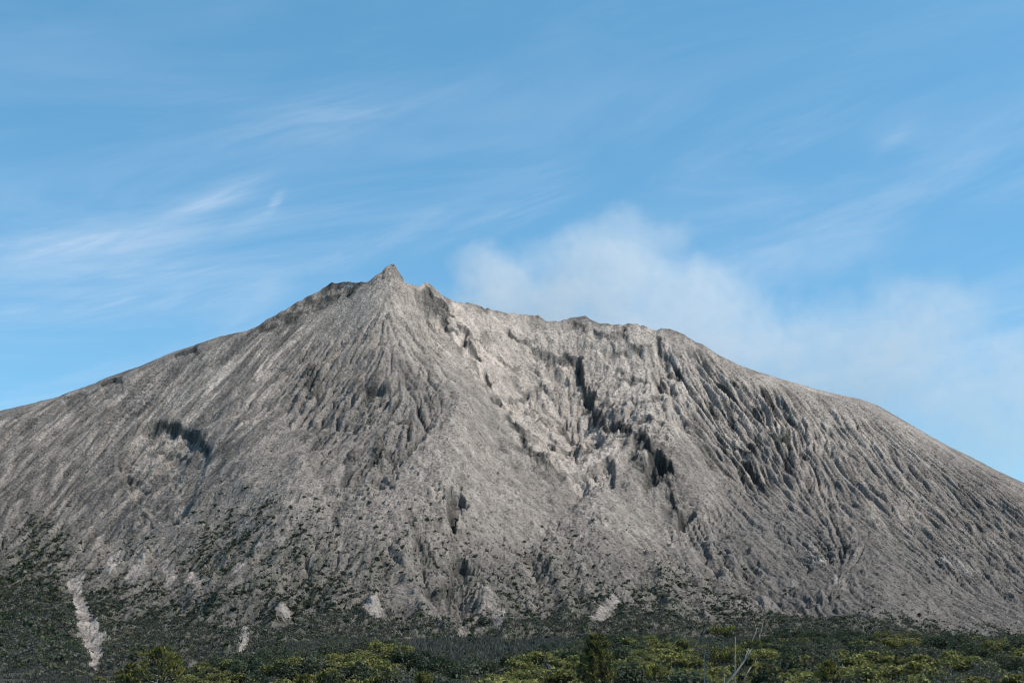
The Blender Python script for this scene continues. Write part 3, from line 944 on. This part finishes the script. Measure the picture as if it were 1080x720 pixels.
def crown_mesh(r, kind):
    """kind: 0 dark dome, 1 olive layered crown, 2 grey thin crown; about 2.6 m radius"""
    n = {0: 1500, 1: 1600, 2: 900}[kind]
    nl = r.integers(7, 12)
    lc = r.normal(0, 1, (nl, 3)) * np.array([1.15, 1.15, 0.6]); lc[:, 2] = np.abs(lc[:, 2]) + 2.2 - 0.25 * np.hypot(lc[:, 0], lc[:, 1])
    lr = r.uniform(0.65, 1.15, nl)
    k = r.integers(0, nl, n)
    d = r.normal(0, 1, (n, 3)); d /= np.linalg.norm(d, axis=1, keepdims=True)
    if kind == 1:
        d[:, 2] *= 0.55
    p = lc[k] + d * (lr[k] * r.uniform(0.6, 1.08, n))[:, None]
    p[:, 2] = np.maximum(p[:, 2], 0.7 + r.uniform(0, 0.5, n))
    up = d[:, 2]
    if kind == 0:
        c = np.where((r.random(n) < 0.6)[:, None], DARK * 1.55, MIDG * 1.15)
    elif kind == 1:
        new = r.random(n) < np.clip(0.58 + 0.6 * up, 0.2, 0.97)      # olive sprays more frequent towards the tops
        c = np.where(new[:, None], OLIVE, MIDG * 1.2)
    else:
        c = np.where((r.random(n) < 0.55)[:, None], GREYG, MIDG * 0.9)
    c = c * r.uniform(0.7, 1.3, (n, 1))
    sz = r.uniform(0.20, 0.36, n) * (0.8 if kind == 2 else 1)
    return quads_mesh('crown', p, sz, c, MAT_LEAF, r, 0.9)


def trunk_mesh(r):
    paths = [[(0, 0, -0.8, 0.16), (0.05, 0.03, 0.9, 0.13), (0.0, 0.08, 2.3, 0.07)]]
    for k in range(5):
        a = r.uniform(0, 6.28); l = r.uniform(0.8, 1.5)
        paths.append([(0.03, 0.05, 0.9 + 0.2 * k, 0.07), (0.5 * l * math.cos(a), 0.5 * l * math.sin(a), 1.6 + 0.2 * k, 0.05), (l * math.cos(a), l * math.sin(a), 2.2 + 0.2 * k, 0.02)])
    return tube_mesh('trunk', paths, MAT_BARK, 6)


r2 = np.random.default_rng(5)
CROWNS = {k: [crown_mesh(r2, k) for _ in range(6)] for k in (0, 1, 2)}
TRUNKS = [trunk_mesh(r2) for _ in range(4)]
OLIVE_SPOTS = [(345, 700, 34, 20), (400, 690, 30, 14), (520, 708, 26, 16), (100, 712, 20, 10), (165, 712, 34, 16), (220, 712, 26, 12), (670, 690, 40, 14), (710, 684, 30, 12), (640, 712, 50, 10),
               (740, 705, 30, 14), (800, 695, 22, 14), (780, 712, 22, 12), (850, 712, 26, 10), (885, 712, 20, 12), (912, 695, 34, 12), (945, 672, 14, 8), (1022, 684, 16, 6), (1045, 680, 16, 8), (1062, 706, 10, 8),
               (565, 700, 26, 14), (600, 700, 30, 14), (970, 688, 16, 8)]
GREY_SPOTS = [(1000, 705, 24, 14), (870, 685, 22, 8), (730, 680, 22, 10), (440, 700, 22, 12), (490, 690, 24, 12), (260, 705, 16, 6), (580, 690, 16, 8), (930, 712, 12, 8), (965, 672, 30, 6), (1040, 700, 20, 8)]


def spot(list_, u, v):
    return max(math.exp(-((u - a) / w) ** 2 - ((v - b) / h) ** 2) for a, b, w, h in list_)


TREE_KIND = {0: ('broadleaf_tree', 'dark green round crowned forest tree', 'dark green trees of the forest strip'),
             1: ('yellow_green_tree', 'low forest tree with yellow green tipped crown', 'yellow green trees of the forest strip'),
             2: ('grey_bush', 'grey thin leaved bush among darker forest trees', 'grey thin trees of the forest strip')}
cand = []
Yv = 135.0
while Yv < 960:
    stepx = 4.3 + 0.0046 * Yv
    xmax = 0.40 * Yv
    xs_ = np.arange(-xmax, xmax, stepx)
    for x in xs_:
        cand.append((x + r2.normal(0, stepx * 0.33), Yv + r2.normal(0, 4)))
    Yv *= 1.085
forest = []
for x, y in cand:
    z = float(ground_z(np.array(x), np.array(y)))
    s_ = float(r2.uniform(0.75, 1.25)) * (1.22 + 0.0004 * y)
    u, v = project(x, y, z + 3.6 * s_)
    if -25 < u < 1105 and v < 727 and v > forest_line(u) - 1:
        ko, kg = spot(OLIVE_SPOTS, u, v), spot(GREY_SPOTS, u, v)
        q = r2.random()
        kind = 1 if q < 0.17 + ko * 0.9 else (2 if q > 1 - kg * 0.7 - 0.08 else 0)
        forest.append((x, y, z, s_, kind, u, v))
forest.sort(key=lambda t: t[1])

print("FOREST", len(forest), len(rad), nb)

for n_, (x, y, z, s_, kind, u, v) in enumerate(forest):
    nm, lab, grp = TREE_KIND[kind]
    w = 'left of the summit spire' if u < 400 else ('below the long dark cliff' if u < 740 else 'below the finely gullied flank')
    o = bpy.data.objects.new(nm, None)
    COL.objects.link(o)
    o.location = (x, y, z)
    o.rotation_euler = (0, 0, float(r2.uniform(0, 6.28)))
    o.scale = (s_ * float(r2.uniform(0.9, 1.25)), s_ * float(r2.uniform(0.9, 1.25)), s_)
    tagged(o, lab + ', ' + w, 'bush' if kind == 2 else 'tree', grp + ', ' + w)
    link('crown', CROWNS[kind][int(r2.integers(0, 6))], o)
    link('trunk', TRUNKS[int(r2.integers(0, 4))], o)

# brush and low growth between the trees
n = 9000
yy = 110 * np.exp(r2.random(n) * math.log(1150 / 110))
xx = (r2.random(n) * 2 - 1) * 0.41 * yy
zz = ground_z(xx, yy)
uu, vv = project(xx, yy, zz + 1)
k = (vv > forest_line(uu) - 6) & (vv < 760)
BP = np.stack([xx, yy, zz], 1)[k]
v, c = twig_tufts(BP, r2, 0.8, 3.4, 7, 0.11, 0.9)
under = link('brush', poly_mesh('brush', v, c, MAT_TWIG))
tagged(under, 'grey brush filling the gaps between the forest trees', 'brush', None, 'stuff')
n2 = len(BP)
rep = np.repeat(np.arange(n2), 9)
cen = BP[rep] + r2.normal(0, 0.8, (len(rep), 3)) * np.array([1, 1, 0.5]) + np.array([0, 0, 0.7])
colr = np.where((r2.random(len(rep)) < 0.5)[:, None], DARK * 1.1, np.where((r2.random(len(rep)) < 0.7)[:, None], GREYG * 0.8, OLIVE * 0.8)) * r2.uniform(0.7, 1.3, (len(rep), 1))
und = link('undergrowth', quads_mesh('undergrowth', cen, r2.uniform(0.3, 0.7, len(rep)), colr, MAT_LEAF, r2, 0.8))
tagged(und, 'low leafy undergrowth on the ground of the forest strip', 'undergrowth', None, 'stuff')


# brush and shrubs on the rising ground between the forest and the slope
n = 42000
yy = np.sqrt(r2.random(n) * (1750.0 ** 2 - 420.0 ** 2) + 420.0 ** 2)
xx = (r2.random(n) * 2 - 1) * 0.42 * yy
zz = ground_z(xx, yy)
uu, vv = project(xx, yy, zz + 1)
k = (vv > 640) & (vv < 745) & (vv < forest_line(uu) + 6)
BP = np.stack([xx, yy, zz], 1)[k]
v, c = twig_tufts(BP, r2, 1.0, 3.4, 7, 0.30, 1.5)
far_brush = link('brush', poly_mesh('brush', v, c, MAT_TWIG))
tagged(far_brush, 'grey brush on the rising ground between the forest and the volcano', 'brush', None, 'stuff')
BS = BP[r2.random(len(BP)) < 0.30]
rs = np.clip(r2.gamma(5, 0.34, len(BS)), 0.7, 3.6)
npl = np.clip((rs * 14).astype(int), 12, 46)
rep = np.repeat(np.arange(len(BS)), npl)
pts = np.stack(proto_pts)[np.repeat(r2.integers(0, 9, len(BS)), npl), r2.integers(0, 400, len(rep))]
cen = BS[rep] + pts * rs[rep][:, None]
bc = np.where((r2.random(len(BS)) < 0.45)[:, None], DARK, np.where((r2.random(len(BS)) < 0.6)[:, None], MIDG, GREYG * 0.85))
far_scrub = link('scrub', quads_mesh('scrub', cen, rs[rep] * r2.uniform(0.35, 0.65, len(rep)), bc[rep] * r2.uniform(0.7, 1.35, (len(rep), 1)), MAT_LEAF, r2, 0.8))
tagged(far_scrub, 'grey green scrub on the rising ground behind the forest trees', 'scrub', None, 'stuff')


# ---- young pines close to the camera
def needles(centers, r, n_each, length, spread, up, col_a, col_b, mixp):
    """tufts of thin needle sprays round shoot tips: centers (m, 3), axis mostly up"""
    m = len(centers)
    rep = np.repeat(np.arange(m), n_each)
    d = r.normal(0, spread, (len(rep), 3)); d[:, 2] = np.abs(d[:, 2]) * 0.6 + up
    d /= np.linalg.norm(d, axis=1, keepdims=True)
    l = length * r.uniform(0.6, 1.25, len(rep))
    a = np.cross(d, r.normal(0, 1, (len(rep), 3))); a /= np.linalg.norm(a, axis=1, keepdims=True) + 1e-9
    base = centers[rep] + r.normal(0, length * 0.22, (len(rep), 3))
    tip = base + d * l[:, None]
    wv = a * (length * 0.11)
    v = np.stack([base - wv * 0.5, base * 0.45 + tip * 0.55 - wv, tip, base * 0.45 + tip * 0.55 + wv], 1)
    c = np.where((r.random(len(rep)) < mixp)[:, None], col_a, col_b) * r.uniform(0.7, 1.3, (len(rep), 1))
    return v, c


CANDLE = np.array([0.185, 0.175, 0.045]); NEEDLE = np.array([0.055, 0.066, 0.026])


def pine(u, v_top, Y, whorls, label, seed, pale=False, dense=1.0, candle=0.6, lean=0.0):
    """whorls: list of (v height in the picture, reach in m, number of shoots)"""
    r = np.random.default_rng(seed)
    xt, _, zt = unproject(u, v_top, Y)
    zg = float(ground_z(np.array(xt), np.array(Y)))
    root = bpy.data.objects.new('pine_tree', None)
    COL.objects.link(root)
    root.location = (xt, Y, zg)
    tagged(root, label, 'pine tree', 'young pines in front of the forest strip')
    ht = zt - zg
    tr = [(lean * (1 - k / 6.0) * -1 + 0.02 * math.sin(k * 2.1), 0, -0.4 + (ht + 0.2) * k / 6.0, 0.085 * (1 - k / 6.6)) for k in range(7)]
    link('trunk', tube_mesh('trunk', [tr], MAT_DEAD if pale else MAT_BARK, 7), root)
    limbs, tips, lows = [], [], []
    for (vw, reach, ns) in whorls:
        zw = unproject(u, vw, Y)[2] - zg
        for k in range(ns):
            a = 2 * math.pi * (k + r.uniform(-0.3, 0.3)) / ns
            l = reach * r.uniform(0.7, 1.15)
            rise = l * r.uniform(0.35, 0.8)
            ca, sa = math.cos(a), math.sin(a)
            p1 = (0.55 * l * ca, 0.55 * l * sa, zw - 0.25 * rise)
            p2 = (l * ca, l * sa, zw + 0.6 * rise)
            limbs.append([(0, 0, zw - 0.45 * rise - 0.05, 0.028), p1 + (0.02,), p2 + (0.009,)])
            tips.append(p2)
            tips.append(tuple((p1[i] + p2[i]) / 2 for i in range(3)))
            lows.append(p1)
        tips.append((0, 0, zw + 0.25 * reach))
    link('branches', tube_mesh('branches', limbs, MAT_DEAD if pale else MAT_BARK, 5), root)
    va, cola = needles(np.array(tips), r, int(34 * dense), 0.20, 0.7, 0.55, CANDLE, NEEDLE, candle)
    vb, colb = needles(np.array(lows), r, int(30 * dense), 0.22, 0.9, 0.1, NEEDLE, DARK, 0.5)
    link('needles', poly_mesh('needles', np.concatenate([va, vb]), np.concatenate([cola, colb]), MAT_LEAF), root)
    return root


pine(629, 668, 62, [(674, 0.22, 4), (683, 0.42, 6), (692, 0.5, 6), (701, 0.62, 7), (710, 0.75, 8), (719, 0.85, 8)], 'dark young pine topped with tall yellow candles', 1, False, 1.0, 0.5)
pine(762, 657, 58, [(668, 0.46, 6), (692, 0.55, 6), (697, 0.5, 5)], 'slender young pine with bare pale stem and two tufted whorls beside the leaning dead tree', 2, True, 0.75, 0.6)
pine(168, 683, 60, [(687, 0.25, 4), (692, 0.55, 5), (699, 0.7, 6), (707, 0.8, 6), (715, 0.95, 7)], 'young pine with pale trunk rising from yellow green bushes, right of the pale ravine', 3, True, 0.7, 0.65)
pine(182, 690, 64, [(694, 0.2, 4), (702, 0.35, 5), (712, 0.55, 6)], 'small pine with yellow tips close against the pale trunked young pine', 4, False, 0.7, 0.7)
pine(138, 700, 66, [(704, 0.18, 4), (711, 0.35, 5), (718, 0.5, 6)], 'small pine top nearest the foot of the pale ravine', 5, False, 0.8, 0.5)
pine(446, 711, 60, [(714, 0.15, 4), (720, 0.3, 5)], 'lone yellow pine tip in grey brush below the summit spire', 6, False, 0.7, 0.7)
pine(874, 697, 66, [(701, 0.12, 3), (708, 0.4, 5), (716, 0.65, 7)], 'small yellow green pine standing right of the leaning dead tree', 7, False, 0.9, 0.75)
pine(636, 690, 66, [(694, 0.2, 4), (702, 0.3, 5), (712, 0.5, 6)], 'lesser pine tucked against the tall candled pine', 8, False, 0.7, 0.7)
pine(692, 703, 60, [(706, 0.2, 4), (714, 0.4, 5)], 'low pine tip in yellow green growth between the candled pine and the pale stemmed pine', 9, True, 0.7, 0.8)
pine(320, 713, 60, [(716, 0.2, 4), (722, 0.4, 5)], 'low pine tip in the yellow green bushes below the left gullies', 10, False, 0.8, 0.7)


# ---- bare leaning tree
def bare_tree(Y, limbs_px, label, mat, tufts, name='dead_tree'):
    x0, _, z0 = unproject(limbs_px[0][0][0], limbs_px[0][0][1], Y)
    zg = float(ground_z(np.array(x0), np.array(Y)))
    root = bpy.data.objects.new(name, None)
    COL.objects.link(root)
    root.location = (x0, Y, zg)
    tagged(root, label, 'tree')
    px = Y / FPX
    for i, pl in enumerate(limbs_px):
        path = []
        for q, (u, v, w, dy) in enumerate(pl):
            x, y, z = unproject(u, v, Y + dy)
            path.append((x - x0, y - Y, z - zg, w * px * 0.5))
        if i == 0:
            x, y, z, w = path[0]
            path.insert(0, (x - 0.5, y, -0.4, w * 1.3))
        link('trunk' if i == 0 else 'branch', tube_mesh('limb', [path], mat, 6), root)
    if tufts:
        r = np.random.default_rng(3)
        c = np.array([unproject(u, v, Y) for u, v in tufts]) - np.array([x0, Y, zg])
        v, col = needles(c, r, 26, 0.17, 0.6, 0.5, CANDLE, NEEDLE, 0.7)
        link('needles', poly_mesh('needles', v, col, MAT_LEAF), root)


bare_tree(52, [[(767, 719, 2.4, 0), (776, 709, 2.2, 0), (784, 698, 1.9, 0.1), (793, 684, 1.5, 0.2)],
               [(793, 684, 1.2, 0.2), (793, 676, 1.0, 0.2), (796.5, 668, 0.9, 0.3), (798.5, 661, 0.6, 0.3)],
               [(793, 684, 1.0, 0.2), (800, 680, 0.9, 0.0), (802, 669, 0.8, 0.0), (805, 655, 0.5, -0.1)],
               [(784, 698, 1.0, 0.1), (787, 690, 0.8, 0.4), (790, 683, 0.5, 0.5)],
               [(800, 680, 0.7, 0), (801, 674, 0.6, 0.1), (801, 668, 0.4, 0.2)]],
          'leaning pale dead tree with forked upright twigs at the forest front', MAT_DEAD, [(795, 679), (801, 678), (793, 682), (802, 682)])
bare_tree(54, [[(784, 720, 1.8, 0), (787, 711, 1.6, 0), (792, 703, 1.2, 0)], [(792, 703, 0.9, 0), (796, 700, 0.6, 0.1), (798, 693, 0.4, 0.1)]],
          'short bent dark stem just right of the leaning pale dead tree', MAT_BARK, [(798, 704), (796, 710), (790, 716)], 'bent_sapling')
bare_tree(58, [[(743, 716, 1.2, 0), (743, 700, 1.0, 0), (743.5, 684, 0.6, 0)], [(743, 704, 0.7, 0), (739, 699, 0.4, 0.2)], [(743, 709, 0.7, 0), (748, 703, 0.4, -0.2)]],
          'thin straight grey dead stem left of the slender pine', MAT_DEAD, [])
bare_tree(57, [[(775, 722, 1.2, 0), (775, 715, 1.0, 0), (775.5, 671, 0.5, 0)]], 'thin upright dead stem between the slender pine and the leaning dead tree', MAT_DEAD, [])

# ---- boulders lying on the slope
def boulder_mesh(r):
    import bmesh
    bm = bmesh.new()
    bmesh.ops.create_icosphere(bm, subdivisions=2, radius=0.5)
    off = r.normal(0, 1, 3) * 5
    pl = [(Vector(r.normal(0, 1, 3)).normalized(), r.uniform(0.26, 0.42)) for _ in range(9)]
    for vert in bm.verts:
        for nrm, dd in pl:
            e = vert.co.dot(nrm) - dd
            if e > 0:
                vert.co -= nrm * e
    me = bpy.data.meshes.new('boulder')
    bm.to_mesh(me); bm.free()
    a = me.color_attributes.new('cover', 'FLOAT_COLOR', 'POINT')
    base = np.ones((len(me.vertices), 4), np.float32); base[:, :3] = np.array([0.27, 0.255, 0.24]) * r.uniform(0.75, 1.3)
    a.data.foreach_set('color', base.ravel())
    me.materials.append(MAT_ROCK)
    return me


BM = [boulder_mesh(r2) for _ in range(8)]
for (cu, cv, su, sv, n, smin, smax, lab) in [(638, 520, 20, 8, 46, 2.2, 5.2, 'pale boulder on the rubble heap under the long dark cliff'),
                                          (700, 530, 14, 8, 16, 2, 4, 'pale boulder beside the lower end of the long dark cliff'),
                                          (1030, 600, 20, 7, 34, 2.2, 4.6, 'pale boulder in the blocky patch low on the right flank'),
                                          (868, 572, 18, 12, 22, 2, 4, 'pale boulder in the gully left of the small right hand debris cone'),
                                          (495, 430, 30, 16, 24, 2, 4, 'grey boulder near the top of the central debris fan'),
                                          (190, 500, 24, 16, 20, 1.8, 3.6, 'grey boulder inside the slump scar on the left flank')]:
    for k in range(n):
        u, v = cu + r2.normal(0, su * 0.6), cv + r2.normal(0, sv * 0.6)
        j = int(np.clip(np.searchsorted(ucol, u), 0, NU - 1))
        i = int(np.argmin(np.abs(V[:, j] - v)))
        d = float(np.clip(smin * r2.gamma(2.2, 0.35) + 0.8, 1.2, smax))
        o = link('boulder', BM[int(r2.integers(0, 8))])
        o.location = (XB[i, j], YB[i, j], H[i, j] + d * 0.12)
        o.rotation_euler = tuple(float(t) for t in r2.uniform(0, 6.28, 3))
        o.scale = (d, d * float(r2.uniform(0.7, 1.2)), d * float(r2.uniform(0.6, 0.9)))
        tagged(o, lab, 'boulder', lab.replace('pale boulder', 'boulders').replace('grey boulder', 'boulders'))

# ------------------------------------------------------------------ STEAM drifting behind the crest
def steam():
    Yc, dep = 3250.0, 420.0
    x0, _, z0 = unproject(440, 560, Yc)
    x1, _, z1 = unproject(1190, 195, Yc)
    me = bpy.data.meshes.new('steam_cloud')
    xs, ys, zs = (x0, x1), (Yc - dep / 2, Yc + dep / 2), (z0, z1)
    vs = [(x, y, z) for z in zs for y in ys for x in xs]
    me.from_pydata(vs, [], [(0, 2, 3, 1), (4, 5, 7, 6), (0, 1, 5, 4), (2, 6, 7, 3), (0, 4, 6, 2), (1, 3, 7, 5)])
    o = bpy.data.objects.new('steam_cloud', me)
    COL.objects.link(o)
    m = bpy.data.materials.new('steam')
    m.use_nodes = True
    N, L = m.node_tree.nodes, m.node_tree.links
    N.remove(N['Principled BSDF'])
    out = N['Material Output']
    pv = N.new('ShaderNodeVolumePrincipled')
    pv.inputs['Color'].default_value = (0.97, 0.98, 1.0, 1)
    pv.inputs['Anisotropy'].default_value = 0.0
    tc = N.new('ShaderNodeTexCoord')
    nz = N.new('ShaderNodeTexNoise'); nz.inputs['Scale'].default_value = 0.0085; nz.inputs['Detail'].default_value = 6; nz.inputs['Roughness'].default_value = 0.6
    L.new(tc.outputs['Object'], nz.inputs['Vector'])
    # warp the position by the noise so that the billows curl
    sub = N.new('ShaderNodeVectorMath'); sub.operation = 'SUBTRACT'; sub.inputs[1].default_value = (0.5, 0.5, 0.5)
    L.new(nz.outputs['Color'], sub.inputs[0])
    scl = N.new('ShaderNodeVectorMath'); scl.operation = 'SCALE'; scl.inputs['Scale'].default_value = 230
    L.new(sub.outputs[0], scl.inputs[0])
    add = N.new('ShaderNodeVectorMath'); add.operation = 'ADD'
    L.new(tc.outputs['Object'], add.inputs[0]); L.new(scl.outputs[0], add.inputs[1])
    total = None
    for (u, v, ru, rv, d) in STEAM_PUFFS:
        x, _, z = unproject(u, v, Yc)
        px = Yc / FPX
        s1 = N.new('ShaderNodeVectorMath'); s1.operation = 'SUBTRACT'; s1.inputs[1].default_value = (x, Yc, z)
        L.new(add.outputs[0], s1.inputs[0])
        s2 = N.new('ShaderNodeVectorMath'); s2.operation = 'MULTIPLY'; s2.inputs[1].default_value = (1 / (ru * px), 1 / (dep * 0.5), 1 / (rv * px))
        L.new(s1.outputs[0], s2.inputs[0])
        ln = N.new('ShaderNodeVectorMath'); ln.operation = 'LENGTH'
        L.new(s2.outputs[0], ln.inputs[0])
        mr = N.new('ShaderNodeMapRange'); mr.interpolation_type = 'SMOOTHSTEP'
        mr.inputs['From Min'].default_value = 1.0; mr.inputs['From Max'].default_value = 0.5
        mr.inputs['To Min'].default_value = 0; mr.inputs['To Max'].default_value = d
        L.new(ln.outputs['Value'], mr.inputs['Value'])
        if total is None:
            total = mr.outputs['Result']
        else:
            mx = N.new('ShaderNodeMath'); mx.operation = 'MAXIMUM'
            L.new(total, mx.inputs[0]); L.new(mr.outputs['Result'], mx.inputs[1])
            total = mx.outputs[0]
    fin = N.new('ShaderNodeMath'); fin.operation = 'MULTIPLY'; fin.inputs[1].default_value = 0.0042
    n2 = N.new('ShaderNodeTexNoise'); n2.inputs['Scale'].default_value = 0.016; n2.inputs['Detail'].default_value = 4; n2.inputs['Roughness'].default_value = 0.6
    L.new(add.outputs[0], n2.inputs['Vector'])
    m2 = N.new('ShaderNodeMapRange'); m2.inputs['From Min'].default_value = 0.32; m2.inputs['From Max'].default_value = 0.68; m2.inputs['To Min'].default_value = 0.25; m2.inputs['To Max'].default_value = 1.5
    L.new(n2.outputs['Fac'], m2.inputs['Value'])
    tm = N.new('ShaderNodeMath'); tm.operation = 'MULTIPLY'
    L.new(total, tm.inputs[0]); L.new(m2.outputs['Result'], tm.inputs[1])
    L.new(tm.outputs[0], fin.inputs[0])
    L.new(fin.outputs[0], pv.inputs['Density'])
    L.new(pv.outputs[0], out.inputs['Volume'])
    me.materials.append(m)
    tagged(o, 'thin white steam cloud drifting to the right behind the crater rim', 'steam', None, 'stuff')


STEAM_PUFFS = [(650, 256, 50, 40, 0.5), (695, 262, 42, 36, 0.42), (640, 300, 120, 70, 0.95), (520, 305, 60, 44, 1.0), (570, 330, 90, 40, 1.0), (730, 320, 95, 60, 0.8), (770, 350, 120, 50, 0.75),
               (900, 385, 190, 86, 0.66), (970, 345, 100, 74, 0.55), (1040, 430, 130, 110, 0.5), (700, 370, 260, 45, 0.9)]
steam()

# ------------------------------------------------------------------ LIGHT
SUN_EL, SUN_AZ = math.radians(50), math.radians(106)       # azimuth clockwise from the view direction
sd = (math.sin(SUN_AZ) * math.cos(SUN_EL), math.cos(SUN_AZ) * math.cos(SUN_EL), math.sin(SUN_EL))
sl_ = bpy.data.lights.new('sun', 'SUN')
sl_.energy = 4.6
sl_.angle = math.radians(0.5)
sl_.color = (1.0, 0.925, 0.83)
so = bpy.data.objects.new('sun', sl_)
COL.objects.link(so)
from mathutils import Vector
so.rotation_euler = Vector(sd).to_track_quat('Z', 'Y').to_euler()
so.location = Vector(sd) * 3000

W = bpy.data.worlds.new('World')
S.world = W
W.use_nodes = True
N, L = W.node_tree.nodes, W.node_tree.links
bg = N['Background']
sky = N.new('ShaderNodeTexSky')
sky.sky_type = 'NISHITA'
sky.sun_disc = False
sky.sun_elevation = SUN_EL
sky.sun_rotation = SUN_AZ
sky.altitude = 400
sky.air_density = 1.0
sky.dust_density = 0.4
sky.ozone_density = 2.0
tint = N.new('ShaderNodeMix'); tint.data_type = 'RGBA'; tint.blend_type = 'MULTIPLY'; tint.inputs['Factor'].default_value = 1
L.new(sky.outputs['Color'], tint.inputs[6])
# cirrus, laid over the sky by direction
tc = N.new('ShaderNodeTexCoord')
sp = N.new('ShaderNodeSeparateXYZ')
L.new(tc.outputs['Generated'], sp.inputs[0])


def mth(op, a, b=None):
    n = N.new('ShaderNodeMath'); n.operation = op
    for i, q in enumerate((a, b)):
        if q is None:
            continue
        if isinstance(q, (int, float)):
            n.inputs[i].default_value = q
        else:
            L.new(q, n.inputs[i])
    return n.outputs[0]


az = mth('ARCTAN2', sp.outputs['X'], sp.outputs['Y'])            # radians right of the view axis
el = mth('ARCSINE', sp.outputs['Z'])


def cirrus(rot, sx_, sz_, detail, lo, hi, seed, distort=0.6):
    c, s = math.cos(rot), math.sin(rot)
    p = mth('ADD', mth('MULTIPLY', az, c * sx_), mth('MULTIPLY', el, s * sx_))
    q = mth('ADD', mth('MULTIPLY', az, -s * sz_), mth('MULTIPLY', el, c * sz_))
    cb = N.new('ShaderNodeCombineXYZ'); L.new(p, cb.inputs[0]); L.new(q, cb.inputs[1]); cb.inputs[2].default_value = seed
    nz = N.new('ShaderNodeTexNoise'); nz.inputs['Scale'].default_value = 1; nz.inputs['Detail'].default_value = detail; nz.inputs['Roughness'].default_value = 0.62
    nz.inputs['Distortion'].default_value = distort
    L.new(cb.outputs[0], nz.inputs['Vector'])
    mr = N.new('ShaderNodeMapRange'); mr.interpolation_type = 'SMOOTHSTEP'
    mr.inputs['From Min'].default_value = lo; mr.inputs['From Max'].default_value = hi
    L.new(nz.outputs['Fac'], mr.inputs['Value'])
    return mr.outputs['Result']


def blob(u, v, ru, rv, rot=0.0):
    """soft patch of sky round one direction"""
    x, y, z = unproject(u, v, 1.0)
    a0, e0 = math.atan2(x, y), math.atan2(z, math.hypot(x, y))
    c, s = math.cos(rot), math.sin(rot)
    da, de = mth('SUBTRACT', az, a0), mth('SUBTRACT', el, e0)
    p = mth('MULTIPLY', mth('ADD', mth('MULTIPLY', da, c), mth('MULTIPLY', de, s)), FPX / ru)
    q = mth('MULTIPLY', mth('ADD', mth('MULTIPLY', da, -s), mth('MULTIPLY', de, c)), FPX / rv)
    return mth('EXPONENT', mth('MULTIPLY', mth('ADD', mth('MULTIPLY', p, p), mth('MULTIPLY', q, q)), -1.0))


tl = N.new('ShaderNodeMix'); tl.data_type = 'RGBA'
tr_ = N.new('ShaderNodeMapRange'); tr_.inputs['From Min'].default_value = 0.16; tr_.inputs['From Max'].default_value = 0.47
L.new(el, tr_.inputs['Value']); L.new(tr_.outputs['Result'], tl.inputs['Factor'])
tl.inputs[6].default_value = (0.70, 1.02, 1.08, 1)
tl.inputs[7].default_value = (0.74, 1.27, 1.26, 1)
tz = N.new('ShaderNodeMix'); tz.data_type = 'RGBA'                 # deeper, darker towards the zenith
tq = N.new('ShaderNodeMapRange'); tq.inputs['From Min'].default_value = 0.50; tq.inputs['From Max'].default_value = 0.95
L.new(el, tq.inputs['Value']); L.new(tq.outputs['Result'], tz.inputs['Factor'])
L.new(tl.outputs[2], tz.inputs[6]); tz.inputs[7].default_value = (0.66, 0.78, 0.76, 1)
L.new(tz.outputs[2], tint.inputs[7])
broad = cirrus(0.20, 3.4, 17.0, 5, 0.36, 0.80, 5.7)
fine = cirrus(0.30, 9.0, 66.0, 9, 0.36, 0.72, 8.4, 1.3)
low = N.new('ShaderNodeMapRange'); low.interpolation_type = 'SMOOTHSTEP'
low.inputs['From Min'].default_value = 0.47; low.inputs['From Max'].default_value = 0.22
L.new(el, low.inputs['Value'])
patches = None
for (u, v, ru, rv, rot, g) in [(90, 258, 110, 16, 0.20, 0.75), (225, 212, 60, 13, 0.42, 0.75), (290, 214, 15, 6, 1.0, 0.9), (282, 224, 12, 6, 0.4, 0.7), (265, 232, 36, 10, 0.5, 0.5), (140, 285, 90, 14, 0.12, 0.7), (330, 130, 130, 22, 0.30, 0.35),
                               (840, 140, 80, 18, 0.25, 0.3), (945, 145, 26, 7, 0.5, 0.35), (410, 250, 90, 14, 0.40, 0.5), (120, 320, 160, 20, 0.15, 0.6), (520, 235, 90, 14, 0.35, 0.4)]:
    b_ = mth('MULTIPLY', blob(u, v, ru, rv, rot), g)
    patches = b_ if patches is None else mth('MAXIMUM', patches, b_)
veil = mth('ADD', mth('MULTIPLY', broad, mth('ADD', mth('MULTIPLY', low.outputs['Result'], 0.34), 0.08)), mth('MULTIPLY', mth('ADD', mth('MULTIPLY', fine, 0.75), 0.2), mth('MULTIPLY', patches, 0.55)))
mix = N.new('ShaderNodeMix'); mix.data_type = 'RGBA'
L.new(veil, mix.inputs['Factor'])
L.new(tint.outputs[2], mix.inputs[6])
mix.inputs[7].default_value = (4.6, 5.4, 6.4, 1)
L.new(mix.outputs[2], bg.inputs['Color'])
bg.inputs['Strength'].default_value = 0.15

# ------------------------------------------------------------------ CAMERA
cam = bpy.data.cameras.new('camera')
cam.sensor_width = 36
cam.lens = 50
cam.clip_start = 0.5
cam.clip_end = 30000
co = bpy.data.objects.new('camera', cam)
COL.objects.link(co)
co.rotation_euler = (math.pi / 2 + PITCH, 0, 0)
S.camera = co
S.view_settings.view_transform = 'Standard'
S.view_settings.look = 'None'
S.view_settings.exposure = 0
S.view_settings.gamma = 1
S.view_settings.use_curve_mapping = False
S.render.resolution_x, S.render.resolution_y = 1024, 682
S.cycles.max_bounces = 4
S.cycles.use_denoising = True
S.cycles.filter_width = 1.1
S.cycles.volume_bounces = 3
S.cycles.volume_step_rate = 0.5
